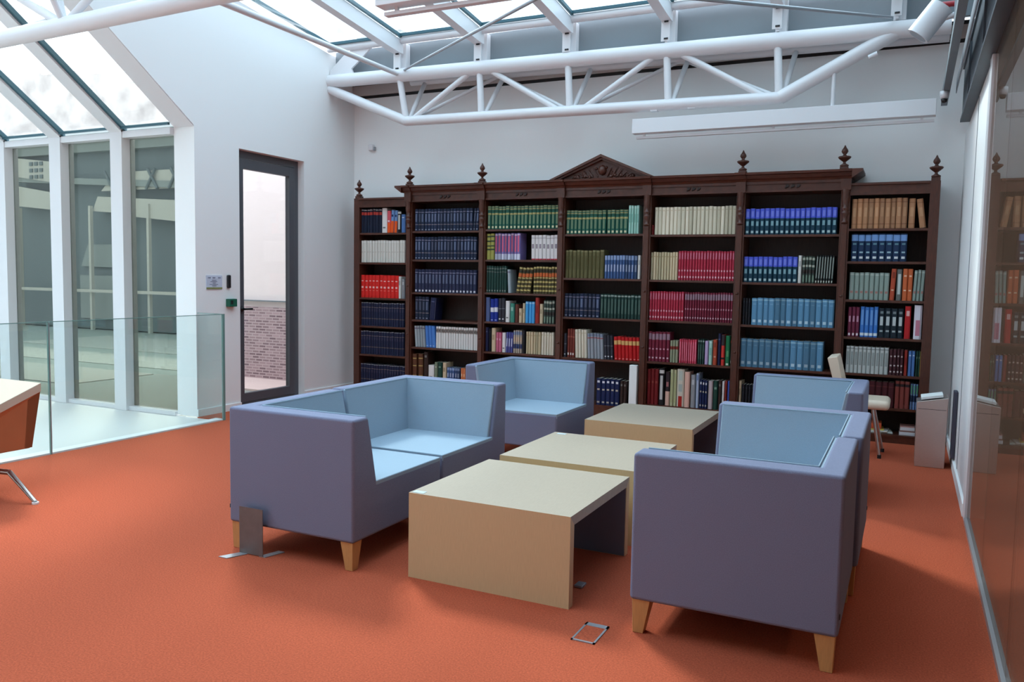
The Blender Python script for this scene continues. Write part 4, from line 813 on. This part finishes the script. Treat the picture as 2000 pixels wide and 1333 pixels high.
for bay, row, z, segs in SHELVES:
    idx = 0
    above = [q for q in SHZ[bay] if q > z+0.01]; room_h = (min(above)-0.022 if above else (2.235 if bay in (1, 7) else ZE))-z-0.008
    for (xa, xb, n, h, st, lean, single) in segs:
        lo, hi = UX[bay-1]+0.042, UX[bay]-0.042
        xa, xb = max(xa, lo), min(xb, hi)
        h = min(h, room_h/1.015-(0.012 if lean else 0))
        ws = [1+random.uniform(-0.05, 0.05) for _ in range(n)]; k = (xb-xa-0.0008*n)/sum(ws); x = xa
        w0 = k; la = math.radians(lean); sl_ = abs(math.sin(la))*h
        if lean:      # slanting books keep their foot inside the run
            w0 = w0*0.98
        proto = None
        for i in range(n):
            wi = ws[i]*k; cx = x+wi/2; x += wi+0.0008; idx += 1
            hj = 1+random.uniform(-0.012, 0.012); yo = 0.028+random.uniform(-0.005, 0.006)
            dd = 0.16+0.02*random.random()
            tint = 1.0
            if st in ('cream_mix', 'beige_set', 'tan_set', 'blue_mix', 'pink_reds', 'violet_pink', 'steel_blue_set', 'grey_leaning', 'navy_grey', 'blue_green_mix'): tint = random.choice((0.9, 1.0, 1.08))
            zoff = 0.5*wi*abs(math.sin(la))
            # a slanting book turns about its lower corner; positive lean tips the head to the right
            px = cx-(math.sin(la)*h*0.35 if lean else 0)
            if single:
                mb = MB(); book_shape(mb, wi-0.0025, h*hj, dd, st, tint)
                if proto is None or tint != 1.0: o = mb.build('book'); 
                else:
                    o = proto.copy(); sc.collection.objects.link(o); o.scale = ((wi-0.0025)/w0p, 1, hj/h0p)
                if proto is None: proto = o; w0p = wi-0.0025; h0p = hj
                o.location = (px, yo, z+zoff+0.0005); o.rotation_euler = (0, la, 0)
                tag(o, '%s, %s from left, %s shelf, %s' % (ST[st][0], ORD[idx-1], SHN[row-1], BAYN[bay-1]), 'book', 'books on the %s shelf of the %s' % (SHN[row-1], BAYN[bay-1]))
            else:
                mb = MB(); book_shape(mb, wi-0.0025, h*hj, dd, st, tint)
                R = Matrix.Translation((px, yo, z+zoff+0.0005)) @ Matrix.Rotation(la, 4, 'Y')
                base = len(rest.v); rest.v += [tuple(R @ Vector(v)) for v in mb.v]
                for f, mi, s_ in zip(mb.f, mb.m, mb.sm): rest.f.append(tuple(i2+base for i2 in f)); rest.m.append(rest.mi(mb.mats[mi])); rest.sm.append(s_)
o = rest.build('shelved_books'); tag(o, 'narrow bound volumes crowding the shelves of the farther bookcase bays', 'books', 'narrow books on the farther shelves', 'stuff')

# magazines lying on the lowest shelf at the right
def pile(x0, items, y=0.05):
    zz = 0.0755
    for (dx, w_, d_, t_, rgb, rz, lab) in items:
        q = MB().rbox(-w_/2, w_/2, -d_/2, d_/2, 0, t_, mat('cover_%d_%d_%d' % rgb, rgb, 0.5), 0.0015, 1).build('magazine'); q.location = (x0+dx, y+d_/2, zz); q.rotation_euler = (0, 0, rz); zz += t_+0.0005
        tag(q, lab, 'magazine', 'magazines on the lowest shelf of the rightmost bay')
pile(-0.27, [(0.05, 0.26, 0.2, 0.012, (206, 214, 206), 0.1, 'white-green magazine at the bottom of the left pile'), (0.03, 0.24, 0.19, 0.012, (226, 226, 218), -0.06, 'white magazine second in the left pile'), (0.0, 0.22, 0.18, 0.014, (208, 190, 90), 0.05, 'yellow magazine under the orange one'), (-0.02, 0.22, 0.18, 0.05, (214, 92, 50), 0.03, 'thick orange volume on top of the left pile')])
pile(0.035, [(0, 0.13, 0.18, 0.03, (226, 226, 230), 0, 'white magazine bundle at the bottom of the right pile'), (0, 0.13, 0.18, 0.012, (150, 110, 100), 0.03, 'brownish magazine in the right pile'), (0.005, 0.12, 0.18, 0.03, (222, 222, 226), -0.03, 'white magazine bundle near the top of the right pile'), (0, 0.12, 0.18, 0.006, (196, 140, 130), 0.0, 'pinkish magazine topping the right pile')])

# tall white slipcase leaning on the bottom shelf of the middle bay
o = MB().rbox(-0.040, 0.040, 0, 0.15, 0, 0.5, PAPER, 0.003).build('slipcase'); o.location = (-2.520, -0.03, 0.061)
tag(o, 'tall white slipcase standing upright behind the farthest coffee table', 'slipcase')
